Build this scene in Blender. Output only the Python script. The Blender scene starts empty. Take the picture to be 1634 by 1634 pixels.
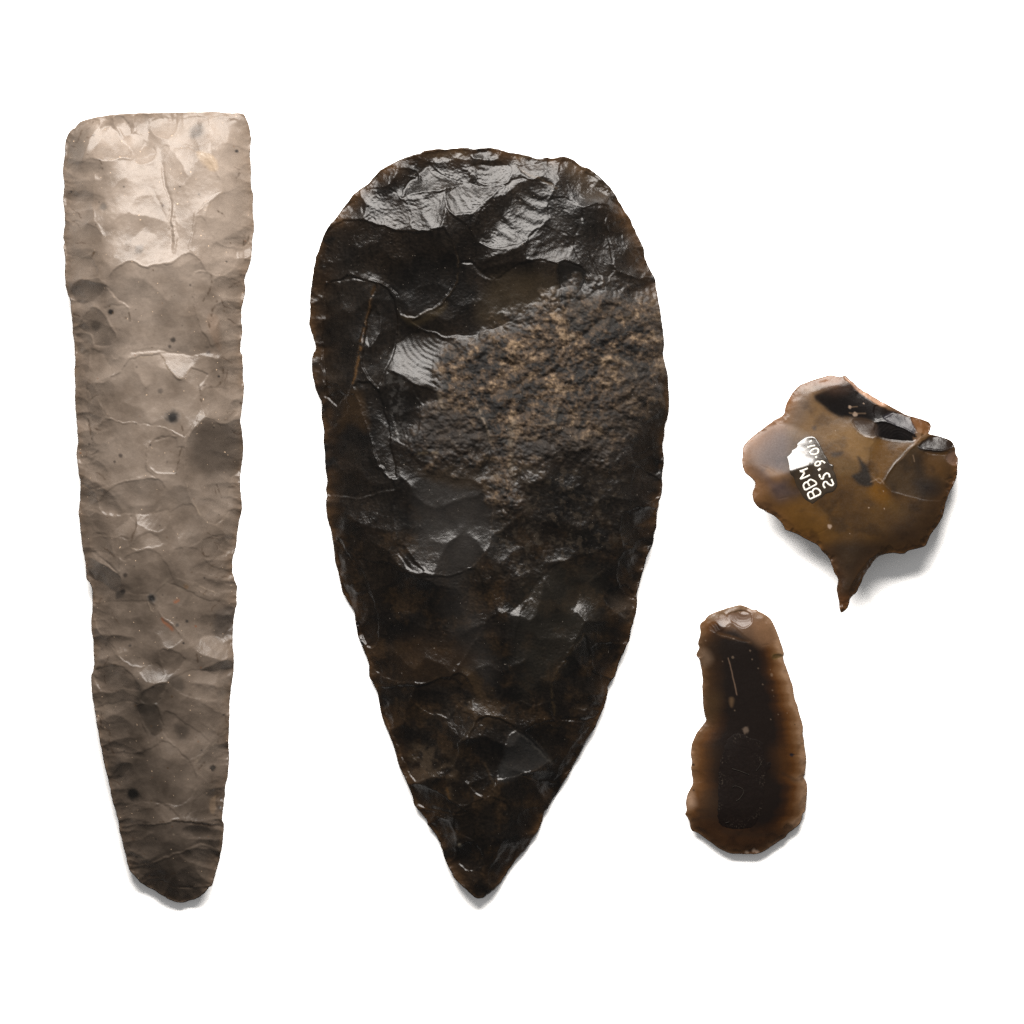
import bpy, math, time
import numpy as np

T0 = time.time()
scene = bpy.context.scene
S = 0.00018            # metres per photograph pixel
HCAM = 2.5             # camera height (long lens, straight down)

# ------------------------------------------------------------------ camera
cam_data = bpy.data.cameras.new('camera')
cam = bpy.data.objects.new('camera', cam_data)
scene.collection.objects.link(cam)
cam.location = (0, 0, HCAM)
cam.rotation_euler = (0, 0, 0)
cam_data.sensor_width = 36
cam_data.lens = 36 * HCAM / (1634 * S)
cam_data.clip_start = 0.1
cam_data.clip_end = 50
scene.camera = cam

# ------------------------------------------------------------------ world and studio lamps
world = bpy.data.worlds.new('World')
scene.world = world
world.use_nodes = True
wb = world.node_tree.nodes['Background']
wb.inputs[0].default_value = (1.0, 0.99, 0.98, 1)
wb.inputs[1].default_value = 0.40

def area_lamp(name, loc, aim, size, power, color, size_y=None):
    l = bpy.data.lights.new(name, 'AREA')
    l.energy = power
    l.color = color
    l.size = size
    if size_y:
        l.shape = 'RECTANGLE'
        l.size_y = size_y
    o = bpy.data.objects.new(name, l)
    scene.collection.objects.link(o)
    o.location = loc
    d = np.array(aim, float) - np.array(loc, float)
    d /= np.linalg.norm(d)
    import mathutils
    o.rotation_euler = mathutils.Vector(d).to_track_quat('-Z', 'Y').to_euler()
    return o

area_lamp('key_softbox', (-0.02, 0.295, 0.25), (0.0, -0.02, 0.0), 0.44, 13.4, (1.0, 0.955, 0.905), 0.20)

scene.view_settings.view_transform = 'Standard'
scene.view_settings.look = 'None'
scene.view_settings.exposure = 0.0
scene.view_settings.gamma = 1.0
scene.view_settings.use_curve_mapping = False
scene.cycles.sample_clamp_direct = 3.0
scene.cycles.max_bounces = 6
scene.cycles.use_denoising = False
scene.cycles.denoiser = 'OPENIMAGEDENOISE'

# ------------------------------------------------------------------ numpy helpers
def tile(x0, y0, w):
    z = 1634.0 / w
    return lambda pts: np.array(pts, float) / z + np.array([x0, y0], float)

def hash_lattice(n, m, seed):
    return np.random.RandomState(seed).rand(n, m)

def vnoise(x, y, scale, seed):
    u = x / scale + 64.37
    v = y / scale + 64.71
    iu = np.floor(u).astype(np.int64); iv = np.floor(v).astype(np.int64)
    fu = u - iu; fv = v - iv
    L = hash_lattice(256, 256, seed)
    ang = L * 2 * np.pi
    gx, gy = np.cos(ang), np.sin(ang)
    def g(a, b, dx, dy):
        a = a % 256; b = b % 256
        return gx[a, b] * dx + gy[a, b] * dy
    su = fu ** 3 * (fu * (fu * 6 - 15) + 10)
    sv = fv ** 3 * (fv * (fv * 6 - 15) + 10)
    n0 = g(iu, iv, fu, fv) * (1 - su) + g(iu + 1, iv, fu - 1, fv) * su
    n1 = g(iu, iv + 1, fu, fv - 1) * (1 - su) + g(iu + 1, iv + 1, fu - 1, fv - 1) * su
    return (n0 * (1 - sv) + n1 * sv) * 1.5

def fbm(x, y, scale, octv, seed, gain=0.5):
    r = 0; a = 1.0; t = 0
    for i in range(octv):
        r = r + a * vnoise(x, y, scale, seed + i * 17); t += a
        a *= gain; scale /= 2.03
    return r / t

def sstep(a, b, x):
    t = np.clip((x - a) / (b - a), 0, 1)
    return t * t * (3 - 2 * t)

def catmull(P, sub, closed=True):
    P = np.asarray(P, float)
    n = len(P)
    out = []
    idx = range(n) if closed else range(n - 1)
    for i in idx:
        if closed:
            p0, p1, p2, p3 = P[(i - 1) % n], P[i], P[(i + 1) % n], P[(i + 2) % n]
        else:
            p0, p1, p2, p3 = P[max(i - 1, 0)], P[i], P[i + 1], P[min(i + 2, n - 1)]
        for k in range(sub):
            t = k / sub
            out.append(0.5 * ((2 * p1) + (-p0 + p2) * t + (2 * p0 - 5 * p1 + 4 * p2 - p3) * t * t
                              + (-p0 + 3 * p1 - 3 * p2 + p3) * t ** 3))
    if not closed:
        out.append(P[-1])
    return np.array(out)

def seg_dist(px, py, P, closed=True, want_side=False):
    """distance (and inside test / signed side) of flat arrays px,py to polyline P"""
    A = P if closed else P[:-1]
    B = np.roll(P, -1, axis=0) if closed else P[1:]
    best = np.full(px.shape, 1e18)
    qx = np.zeros_like(px); qy = np.zeros_like(px)
    inside = np.zeros(px.shape, bool)
    side = np.zeros_like(px); along = np.zeros_like(px)
    L = 0.0
    for (ax, ay), (bx, by) in zip(A, B):
        dx, dy = bx - ax, by - ay
        l2 = dx * dx + dy * dy + 1e-12
        t = np.clip(((px - ax) * dx + (py - ay) * dy) / l2, 0, 1)
        cx = ax + t * dx; cy = ay + t * dy
        d = (px - cx) ** 2 + (py - cy) ** 2
        m = d < best
        best = np.where(m, d, best)
        qx = np.where(m, cx, qx); qy = np.where(m, cy, qy)
        if want_side:
            sd = np.sign(dx * (py - ay) - dy * (px - ax))
            side = np.where(m, sd, side)
            along = np.where(m, L + t * math.sqrt(l2), along)
        L += math.sqrt(l2)
        if closed and ay != by:
            c = ((ay > py) != (by > py)) & (px < (bx - ax) * (py - ay) / (by - ay) + ax)
            inside ^= c
    d = np.sqrt(best)
    if want_side:
        return d, side, along, L
    return d, inside, qx, qy

def blur(a, r):
    """gaussian blur, radius in cells, via FFT on a mirrored array"""
    n, m = a.shape
    e = np.concatenate([a, a[::-1]], 0); e = np.concatenate([e, e[:, ::-1]], 1)
    ky = np.fft.fftfreq(2 * n)[:, None]; kx = np.fft.rfftfreq(2 * m)[None]
    f = np.fft.rfft2(e) * np.exp(-2 * (np.pi * r) ** 2 * (kx ** 2 + ky ** 2))
    return np.fft.irfft2(f, s=(2 * n, 2 * m))[:n, :m]

def poisson(gx, gy, g, div=None):
    """height whose gradient is nearest to (gx, gy); arrays [row=y, col=x], step g"""
    if div is None:
        n, m = gx.shape
        fx = (gx[:, 1:] + gx[:, :-1]) / 2; fy = (gy[1:] + gy[:-1]) / 2
        div = np.zeros((n, m))
        div[:, :-1] += fx; div[:, 1:] -= fx
        div[:-1] += fy; div[1:] -= fy
    n, m = div.shape
    e = np.concatenate([div, div[::-1]], 0); e = np.concatenate([e, e[:, ::-1]], 1)
    ky = np.fft.fftfreq(2 * n)[:, None]; kx = np.fft.rfftfreq(2 * m)[None]
    lam = 2 * np.cos(2 * np.pi * ky) + 2 * np.cos(2 * np.pi * kx) - 4
    lam[0, 0] = 1
    f = np.fft.rfft2(e) / lam
    f[0, 0] = 0
    return np.fft.irfft2(f, s=(2 * n, 2 * m))[:n, :m] * g

class Stone:
    """one flint: a traced outline, a dome and authored flake scars, solved into a height field"""
    def __init__(s, outline, g, jitter, seed, H, D0, p=2.0, dome_blur=18, sub=6):
        s.g = g; s.seed = seed
        P = catmull(outline, sub)
        nx = fbm(P[:, 0], P[:, 1], 9, 2, seed + 900); ny = fbm(P[:, 0], P[:, 1], 9, 2, seed + 950)
        P = P + jitter * np.stack([nx, ny], 1)
        s.P = P
        lo = P.min(0) - 14; hi = P.max(0) + 14
        s.x0, s.y0 = lo
        s.m = int((hi[0] - lo[0]) / g) + 1; s.n = int((hi[1] - lo[1]) / g) + 1
        s.X, s.Y = np.meshgrid(lo[0] + np.arange(s.m) * g, lo[1] + np.arange(s.n) * g)
        # signed distance: coarse everywhere, exact near the outline
        k = max(2, int(5 / g))
        cx = s.X[::k, ::k]; cy = s.Y[::k, ::k]
        Pc = P[::3]
        d, ins, _, _ = seg_dist(cx.ravel(), cy.ravel(), Pc)
        sd = np.where(ins, d, -d).reshape(cx.shape)
        iy = np.arange(s.n) / k; ix = np.arange(s.m) / k
        y0 = np.minimum(iy.astype(int), sd.shape[0] - 2); x0 = np.minimum(ix.astype(int), sd.shape[1] - 2)
        fy = np.clip(iy - y0, 0, 1)[:, None]; fx = np.clip(ix - x0, 0, 1)[None]
        sd = (sd[y0][:, x0] * (1 - fy) * (1 - fx) + sd[y0 + 1][:, x0] * fy * (1 - fx)
              + sd[y0][:, x0 + 1] * (1 - fy) * fx + sd[y0 + 1][:, x0 + 1] * fy * fx)
        s.QX = s.X.copy(); s.QY = s.Y.copy()
        near = np.abs(sd) < 9
        d, ins, qx, qy = seg_dist(s.X[near], s.Y[near], P)
        sd[near] = np.where(ins, d, -d)
        s.QX[near] = qx; s.QY[near] = qy
        s.sd = sd
        # warped coordinates so that traced edges come out natural
        s.WX = s.X + 6.0 * fbm(s.X, s.Y, 30, 5, seed + 1, 0.62); s.WY = s.Y + 6.0 * fbm(s.X, s.Y, 30, 5, seed + 5, 0.62)
        t = np.clip(sd / D0, 0, 1)
        s.t = t
        dome = blur(H * (1 - (1 - t) ** p), dome_blur / g)
        gy, gx = np.gradient(dome, g)
        s.GX = np.where(sd > 0, gx, 0); s.GY = np.where(sd > 0, gy, 0)
        s.LX = np.zeros_like(sd); s.LY = np.zeros_like(sd)
        s.add = np.zeros_like(sd)
        s.cov = np.zeros_like(sd)
        s.col = None
        s.rough = np.full_like(sd, 0.4)

    RIM = 0.12; LEAN = 3.0; TILT = 0.0; RID = 0.5; STEP = 0.8; LIM = 1.0
    def win(s, pts, pad):
        lo = pts.min(0) - pad; hi = pts.max(0) + pad
        a = max(0, int((lo[1] - s.y0) / s.g)); b = min(s.n, int((hi[1] - s.y0) / s.g) + 2)
        c = max(0, int((lo[0] - s.x0) / s.g)); d = min(s.m, int((hi[0] - s.x0) / s.g) + 2)
        return slice(a, max(a, b)), slice(c, max(c, d))

    def psd(s, pts, pad=10, sub=2, warp=True):
        """signed distance to a traced polygon inside its window"""
        P = catmull(pts, sub) if sub > 1 else np.asarray(pts, float)
        w = s.win(P, pad)
        X = (s.WX if warp else s.X)[w]; Y = (s.WY if warp else s.Y)[w]
        if X.size == 0:
            return w, np.full(X.shape, -99.0)
        d, ins, _, _ = seg_dist(X.ravel(), Y.ravel(), P)
        return w, np.where(ins, d, -d).reshape(X.shape)

    def scar(s, pts, lean, conc=0.12, rim=0.3, step=0.7, fall=14, ripple=None, soft=0.9):
        pts = np.asarray(pts, float)
        w, d = s.psd(pts)
        m = sstep(-soft, soft, d)
        c = pts.mean(0); R = max(8, np.sqrt(((pts - c) ** 2).sum(1)).mean())
        X, Y = s.X[w], s.Y[w]
        lx = -lean[0] * s.LEAN + conc * (X - c[0]) / R
        ly = lean[1] * s.LEAN + conc * (Y - c[1]) / R
        if ripple:
            ox, oy, lam, amp = ripple
            r = np.hypot(X - ox, Y - oy) + 1e-6
            r2 = r + 3 * fbm(X, Y, 22, 2, s.seed + 40)
            k = amp * np.cos(2 * np.pi * r2 / lam) * (0.6 + 0.8 * fbm(X, Y, 30, 2, s.seed + 60))
            lx = lx + k * (X - ox) / r; ly = ly + k * (Y - oy) / r
        s.LX[w] = s.LX[w] * (1 - m) + lx * m
        s.LY[w] = s.LY[w] * (1 - m) + ly * m
        s.cov[w] = np.maximum(s.cov[w], m)
        br = sstep(-0.25, 0.35, fbm(X, Y, 20, 2, s.seed + 91))
        s.add[w] += s.RIM * rim * br * np.exp(-np.abs(d) / 1.4) - s.STEP * step * np.where(d > 0, np.exp(-np.clip(d, 0, None) / fall) * sstep(0, 1.5, d), 0)

    def line(s, pts, amp, width=1.6, kind='ridge', sub=4, fall=12):
        P = catmull(pts, sub, False)
        w = s.win(P, max(10, fall * 3 if kind == 'step' else 10))
        X = s.WX[w]; Y = s.WY[w]
        d, side, al, L = seg_dist(X.ravel(), Y.ravel(), P, False, True)
        d = d.reshape(X.shape); side = side.reshape(X.shape); al = al.reshape(X.shape)
        tp = np.clip(np.minimum(al, L - al) / (0.18 * L + 1e-6), 0, 1)
        if kind == 'ridge':
            s.add[w] += amp * (s.RID if amp > 0 else 1.0) * tp * np.exp(-(d / (width * 0.85)) ** 2)
        else:      # step: the right-hand side (image sense) drops away and recovers
            s.add[w] -= amp * tp * np.where(side > 0, np.exp(-d / fall) * sstep(0, width, d), 0)

    def facets(s, n, amp, seed, aspect=1.0, conc=0.1, keep=1.0):
        """a background of lesser flake facets where nothing is authored"""
        rs = np.random.RandomState(seed)
        lo = s.P.min(0); hi = s.P.max(0)
        pts = lo + rs.rand(n, 2) * (hi - lo)
        X = s.WX + 6 * fbm(s.X, s.Y, 50, 2, seed + 3); Y = s.WY + 6 * fbm(s.X, s.Y, 50, 2, seed + 4)
        best = np.full(X.shape, 1e18); idx = np.zeros(X.shape, int)
        for i, (px, py) in enumerate(pts):
            d = ((X - px) * aspect) ** 2 + (Y - py) ** 2
            mm = d < best
            best = np.where(mm, d, best); idx = np.where(mm, i, idx)
        l = rs.randn(n, 2) * amp
        R = math.sqrt((hi - lo).prod() / n)
        s.LX = l[idx, 0] + conc * (X - pts[idx, 0]) / R
        s.LY = l[idx, 1] + conc * (Y - pts[idx, 1]) / R

    def retouch(s, spacing, depth, length, seed, where=None):
        """small edge flakes struck off all along the outline"""
        rs = np.random.RandomState(seed)
        P = s.P
        seg = np.hypot(*(np.roll(P, -1, 0) - P).T); cum = np.concatenate([[0], np.cumsum(seg)])
        pos = 0.0
        area = 0.5 * np.sum(P[:, 0] * np.roll(P[:, 1], -1) - np.roll(P[:, 0], -1) * P[:, 1])
        while pos < cum[-1] - 1:
            sp = spacing * (0.55 + 0.9 * rs.rand())
            i = np.searchsorted(cum, pos) - 1
            p = P[i % len(P)]
            q0 = P[(i - 9) % len(P)]; q1 = P[(i + 9) % len(P)]
            t = (q1 - q0) / (np.linalg.norm(q1 - q0) + 1e-9)
            nrm = np.array([-t[1], t[0]]) * (1 if area > 0 else -1)
            if where is None or where(p[0], p[1]):
                a = sp * (0.75 + 0.35 * rs.rand()); b = length * (0.45 + 1.1 * rs.rand() ** 1.5)
                D = depth * (0.5 + rs.rand())
                sk = rs.randn() * 0.25
                w = s.win(np.array([p]), b + a)
                X = s.WX[w] - p[0]; Y = s.WY[w] - p[1]
                v = X * nrm[0] + Y * nrm[1]; u = X * t[0] + Y * t[1] - sk * v
                s.add[w] -= D * np.clip(1 - (u / a) ** 2 - (np.abs(v) / b) ** 2.2, 0, 1)
            pos += sp

    def cmask(s, pts, soft=3.0, sub=4):
        w, d = s.psd(np.asarray(pts, float), pad=soft * 2.5 + 4, sub=sub)
        return w, sstep(-soft, soft, d)

    def tint(s, pts, colour, amount=1.0, soft=3.0, rough=None, noise=None):
        w, m = s.cmask(pts, soft)
        m = m * amount
        if noise:
            m = m * sstep(-noise[1], noise[1], fbm(s.X[w], s.Y[w], noise[0], 4, s.seed + 333) + noise[2])
        s.col[w] = s.col[w] * (1 - m[..., None]) + np.array(colour) * m[..., None]
        if rough is not None:
            s.rough[w] = s.rough[w] * (1 - m) + rough * m

    def spot(s, x, y, r, colour, amount=1.0, ry=None, soft=0.5, halo=None):
        ry = ry or r
        w = s.win(np.array([[x, y]]), max(r, ry) * 2.4 + 3)
        X, Y = s.X[w], s.Y[w]
        d = np.hypot((X - x) / r, (Y - y) / ry) * (1 + 0.35 * fbm(X, Y, max(3.0, r), 2, s.seed + int(x)))
        if halo is not None:
            m = (sstep(2.0, 1.1, d) * 0.35)[..., None]
            s.col[w] = s.col[w] * (1 - m) + np.array(halo) * m
        m = (sstep(1 + soft, 1 - soft, d) * amount)[..., None]
        s.col[w] = s.col[w] * (1 - m) + np.array(colour) * m

    def stroke(s, pts, colour, width, amount=1.0, breakup=0.0):
        P = catmull(pts, 4, False)
        w = s.win(P, width * 4 + 3)
        if s.WX[w].size == 0:
            return
        d, _, al, L = seg_dist(s.WX[w].ravel(), s.WY[w].ravel(), P, False, True)
        d = d.reshape(s.WX[w].shape)
        m = np.exp(-(d / width) ** 2) * amount
        if breakup:
            m = m * sstep(-0.2, 0.25, fbm(s.X[w], s.Y[w], 9, 2, s.seed + 71) + 0.25 - breakup)
        s.col[w] = s.col[w] * (1 - m[..., None]) + np.array(colour) * m[..., None]

    def sub_facets(s, n, amp, seed, conc=0.1, mask=1.0):
        a, b = s.LX, s.LY
        s.facets(n, amp, seed, conc=conc)
        s.LX, s.LY = a + s.LX * mask, b + s.LY * mask

    def contrast(s, k):
        ins = s.sd > 0
        m = s.col[ins].mean(0)
        s.col = m * (np.clip(s.col, 1e-4, None) / m) ** k

    def saturate(s, k, gain=1.0):
        l = (s.col @ np.array([0.3, 0.6, 0.1]))[..., None]
        s.col = np.clip((l + (s.col - l) * k) * gain, 0.0008, 1)

    def solve(s, bound=1.0):
        ins = s.sd > 0
        gx = s.GX + np.where(ins, s.LX, 0) * bound
        gy = s.GY + np.where(ins, s.LY, 0) * bound
        h = poisson(gx, gy, s.g) + s.add
        # natural fractures rarely stand steeper than this: soften the few slopes that do
        if s.LIM:
            fx = np.diff(h, axis=1) / s.g; fy = np.diff(h, axis=0) / s.g
            mx = np.zeros_like(h); mx[:, :-1] = fx; my = np.zeros_like(h); my[:-1] = fy
            mg = np.hypot(mx, my) + 1e-9
            k = s.LIM * np.tanh(mg / s.LIM) / mg * (s.sd > -4)
            fx = fx * k[:, :-1]; fy = fy * k[:-1]
            div = np.zeros_like(h)
            div[:, :-1] += fx; div[:, 1:] -= fx; div[:-1] += fy; div[1:] -= fy
            h = poisson(None, None, s.g, div)
        e = (np.abs(s.sd) < 1.5 * s.g)
        h -= h[e].mean()
        h = h + s.TILT * (s.Y - s.P[:, 1].mean())
        s.h = h
        return h

    def hz(s, x, y):
        """top surface height (px, before lifting) at photograph pixel x, y"""
        j = np.clip((np.asarray(x) - s.x0) / s.g, 0, s.m - 1.001); i = np.clip((np.asarray(y) - s.y0) / s.g, 0, s.n - 1.001)
        a = i.astype(int); b = j.astype(int); fi = i - a; fj = j - b
        h = s.h
        return (h[a, b] * (1 - fi) * (1 - fj) + h[a + 1, b] * fi * (1 - fj) + h[a, b + 1] * (1 - fi) * fj + h[a + 1, b + 1] * fi * fj)

def mesh_object(name, V, F, mat, parent, cols=None, rough=None, normals=None, origin=(0, 0, 0)):
    me = bpy.data.meshes.new(name)
    V = np.asarray(V, np.float32) - np.asarray(origin, np.float32)
    me.vertices.add(len(V)); me.vertices.foreach_set('co', V.ravel())
    F = np.asarray(F, np.int32)
    k = F.shape[1]
    me.loops.add(F.size); me.loops.foreach_set('vertex_index', F.ravel())
    me.polygons.add(len(F))
    me.polygons.foreach_set('loop_start', np.arange(0, F.size, k, dtype=np.int32))
    me.polygons.foreach_set('use_smooth', np.ones(len(F), bool))
    me.update(calc_edges=True)
    if cols is not None:
        a = me.attributes.new('stone_colour', 'FLOAT_COLOR', 'POINT')
        c = np.ones((len(V), 4), np.float32); c[:, :3] = cols
        a.data.foreach_set('color', c.ravel())
    if rough is not None:
        a = me.attributes.new('stone_rough', 'FLOAT', 'POINT')
        a.data.foreach_set('value', np.asarray(rough, np.float32))
    if normals is not None:
        me.normals_split_custom_set_from_vertices(normals)
    me.materials.append(mat)
    o = bpy.data.objects.new(name, me)
    scene.collection.objects.link(o)
    if parent is not None:
        o.parent = parent
    return o

def wpos(x, y, z, k):
    """photograph pixel + height in px -> world metres (k corrects for the height of the rim)"""
    return np.stack([(x - 817) * S * k, (817 - y) * S * k, z * S], -1)

def build_stone(s, name, label, cat, mat, ze, Hb, parts, D0b=None):
    """close the top field with an underside, split it into named parts, parent all to an Empty"""
    g = s.g
    k = 1 - ze * S / HCAM
    cell = (s.sd[:-1, :-1] + s.sd[1:, :-1] + s.sd[:-1, 1:] + s.sd[1:, 1:]) > 0
    cnt = np.zeros(s.sd.shape, int)
    cnt[:-1, :-1] += cell; cnt[1:, :-1] += cell; cnt[:-1, 1:] += cell; cnt[1:, 1:] += cell
    used = cnt > 0; bnd = used & (cnt < 4)
    X = np.where(bnd, s.QX, s.X); Y = np.where(bnd, s.QY, s.Y)
    zt = s.h + ze
    tb = np.clip(s.sd / (D0b or s.sd.max()), 0, 1)
    zb = ze - Hb * (1 - (1 - tb) ** 2) + 1.2 * fbm(s.X, s.Y, 60, 3, s.seed + 77) * np.clip(s.sd / 30, 0, 1) * 4
    zb = zb + s.TILT * (s.Y - s.P[:, 1].mean())
    zb = np.minimum(zb, zt - 1.5 - 4 * np.clip(s.sd / 20, 0, 1))
    shift = zb[used].min()
    zt = zt - shift; zb = zb - shift
    zt = np.maximum(zt, 2.0)
    s.lift = ze - shift; s.k = k
    nt = used.sum()
    it = np.full(used.shape, -1); it[used] = np.arange(nt)
    inner = used & ~bnd
    ib = it.copy(); ib[inner] = nt + np.arange(inner.sum())
    V = np.concatenate([wpos(X[used], Y[used], zt[used], k), wpos(X[inner], Y[inner], zb[inner], k)])
    C = np.concatenate([s.col[used], s.col[inner]])
    R = np.concatenate([s.rough[used], s.rough[inner]])
    a, b = np.nonzero(cell)
    Ft = np.stack([it[a, b], it[a + 1, b], it[a + 1, b + 1], it[a, b + 1]], 1)
    Fb = np.stack([ib[a, b], ib[a, b + 1], ib[a + 1, b + 1], ib[a + 1, b]], 1)
    F = np.concatenate([Ft, Fb])
    cxy = np.concatenate([np.stack([s.X[a, b], s.Y[a, b]], 1)] * 2) + g / 2
    top = np.arange(len(F)) < len(Ft)
    # normals of the whole, so the parts meet without a seam
    e1 = V[F[:, 2]] - V[F[:, 0]]; e2 = V[F[:, 3]] - V[F[:, 1]]
    fn = np.cross(e1, e2)
    N = np.zeros_like(V)
    for c in range(4):
        for ax in range(3):
            N[:, ax] += np.bincount(F[:, c], weights=fn[:, ax], minlength=len(V))
    N /= np.linalg.norm(N, axis=1, keepdims=True) + 1e-20
    origin = np.array([V[:, 0].mean(), V[:, 1].mean(), 0.0])
    root = bpy.data.objects.new(name, None)
    root.empty_display_size = 0.02
    scene.collection.objects.link(root)
    root.location = origin
    root['label'] = label; root['category'] = cat
    part_id = np.zeros(len(F), int)
    for pi, (pname, fn_sel, plabel, both) in enumerate(parts):
        if pi == 0:
            continue
        sel = fn_sel(cxy[:, 0], cxy[:, 1])
        if not both:
            sel = sel & top
        part_id[sel] = pi
    out = {}
    for pi, (pname, _, plabel, _) in enumerate(parts):
        f = F[part_id == pi]
        if len(f) == 0:
            continue
        u, inv = np.unique(f, return_inverse=True)
        o = mesh_object(pname, V[u], inv.reshape(f.shape), mat, root, C[u], R[u], N[u] , origin)
        if plabel:
            o['label'] = plabel
        out[pname] = o
    s.root = root; s.origin = origin
    return out

def poly_sel(pts, seed=0, warp=2.0, sub=4):
    P = catmull(pts, sub)
    def f(x, y):
        xx = x + warp * fbm(x, y, 18, 3, 800 + seed); yy = y + warp * fbm(x, y, 18, 3, 830 + seed)
        r = np.zeros(x.shape, bool)
        lo = P.min(0); hi = P.max(0)
        c = (xx > lo[0]) & (xx < hi[0]) & (yy > lo[1]) & (yy < hi[1])
        r[c] = seg_dist(xx[c], yy[c], P)[1]
        return r
    return f

# ------------------------------------------------------------------ materials
def nodes_of(mat):
    mat.use_nodes = True
    nt = mat.node_tree
    return nt, nt.nodes, nt.links, nt.nodes['Principled BSDF']

def flint_material(name, var=0.25, var_scale=220, fine=0.18, fine_scale=1600, spec=0.5, bump=0.10, bump_scale=2600, speck=None, gain=1.0, sss=0.0):
    mat = bpy.data.materials.new(name)
    nt, N, L, p = nodes_of(mat)
    at = N.new('ShaderNodeAttribute'); at.attribute_name = 'stone_colour'
    ar = N.new('ShaderNodeAttribute'); ar.attribute_name = 'stone_rough'
    tc = N.new('ShaderNodeTexCoord')
    def noise(sc, det, rough=0.6):
        n = N.new('ShaderNodeTexNoise'); n.inputs['Scale'].default_value = sc
        n.inputs['Detail'].default_value = det; n.inputs['Roughness'].default_value = rough
        L.new(tc.outputs['Object'], n.inputs['Vector'])
        return n
    def mathn(op, a, b):
        m = N.new('ShaderNodeMath'); m.operation = op
        for i, v in enumerate((a, b)):
            if isinstance(v, (int, float)): m.inputs[i].default_value = v
            else: L.new(v, m.inputs[i])
        return m.outputs[0]
    n1 = noise(var_scale, 5); n2 = noise(fine_scale, 3)
    f = mathn('MULTIPLY_ADD', n1.outputs[0], 2 * var * 1.6)
    f.node.inputs[2].default_value = 1 - var * 1.6
    f2 = mathn('MULTIPLY_ADD', n2.outputs[0], 2 * fine * 1.6)
    f2.node.inputs[2].default_value = 1 - fine * 1.6
    ff = mathn('MULTIPLY', mathn('MULTIPLY', f, f2), gain)
    mx = N.new('ShaderNodeVectorMath'); mx.operation = 'SCALE'
    L.new(at.outputs['Color'], mx.inputs[0]); L.new(ff, mx.inputs['Scale'])
    col = mx.outputs[0]
    if speck:
        sc, thr, c, amt = speck
        v = noise(sc, 2, 0.5)
        r = N.new('ShaderNodeMapRange'); r.inputs[1].default_value = thr; r.inputs[2].default_value = thr + 0.03
        r.inputs[4].default_value = amt
        L.new(v.outputs[0], r.inputs[0])
        m = N.new('ShaderNodeMix'); m.data_type = 'RGBA'
        L.new(r.outputs[0], m.inputs['Factor']); L.new(col, m.inputs['A']); m.inputs['B'].default_value = (*c, 1)
        col = m.outputs['Result']
    L.new(col, p.inputs['Base Color'])
    n3 = noise(bump_scale, 4, 0.65)
    rr = mathn('MULTIPLY_ADD', n3.outputs[0], 0.24); rr.node.inputs[2].default_value = -0.12
    rsum = mathn('ADD', ar.outputs['Fac'], rr)
    L.new(rsum, p.inputs['Roughness'])
    bp = N.new('ShaderNodeBump'); bp.inputs['Strength'].default_value = bump; bp.inputs['Distance'].default_value = 0.0004
    L.new(n3.outputs[0], bp.inputs['Height'])
    L.new(bp.outputs[0], p.inputs['Normal'])
    p.inputs['Specular IOR Level'].default_value = spec
    p.inputs['IOR'].default_value = 1.54
    if sss:
        p.inputs['Subsurface Weight'].default_value = sss
        p.inputs['Subsurface Radius'].default_value = (1.0, 0.7, 0.45)
        p.inputs['Subsurface Scale'].default_value = 0.0012
    return mat

def plain_material(name, colour, rough, spec=0.5, noise=None):
    mat = bpy.data.materials.new(name)
    nt, N, L, p = nodes_of(mat)
    p.inputs['Base Color'].default_value = (*colour, 1)
    p.inputs['Roughness'].default_value = rough
    p.inputs['Specular IOR Level'].default_value = spec
    if noise:
        tc = N.new('ShaderNodeTexCoord'); n = N.new('ShaderNodeTexNoise')
        n.inputs['Scale'].default_value = noise[0]; n.inputs['Detail'].default_value = 4
        L.new(tc.outputs['Object'], n.inputs['Vector'])
        r = N.new('ShaderNodeValToRGB')
        r.color_ramp.elements[0].color = (*[c * (1 - noise[1]) for c in colour], 1)
        r.color_ramp.elements[1].color = (*colour, 1)
        r.color_ramp.elements[0].position = 0.3; r.color_ramp.elements[1].position = 0.6
        L.new(n.outputs[0], r.inputs[0]); L.new(r.outputs[0], p.inputs['Base Color'])
    return mat

# ------------------------------------------------------------------ the white sheet they lie on
paper = plain_material('white_paper', (0.86, 0.86, 0.86), 0.9, 0.1, (60, 0.01))
gv = np.array([[-8, -8, 0], [8, -8, 0], [8, 8, 0], [-8, 8, 0]], float)
ground = mesh_object('ground', gv, [[0, 1, 2, 3]], paper, None)
ground['kind'] = 'structure'; ground['label'] = 'plain white seamless background sheet'
ground['category'] = 'background'

T1 = tile(80, 160, 350); T2 = tile(80, 480, 350); T3 = tile(80, 800, 350); T4 = tile(110, 1120, 350)
TA = tile(480, 220, 320); TB = tile(760, 220, 320); TC = tile(480, 520, 320); TD = tile(760, 520, 320)
TE = tile(500, 820, 320); TF = tile(760, 820, 320); TG = tile(580, 1120, 320); TH = tile(760, 1100, 320)
TW = tile(520, 230, 560); TX = tile(520, 740, 560)
TR = tile(1160, 580, 400); TQ = tile(1240, 680, 120); TV = tile(1320, 590, 220)
U1 = tile(1080, 950, 220); U2 = tile(1080, 1150, 220)
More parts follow.
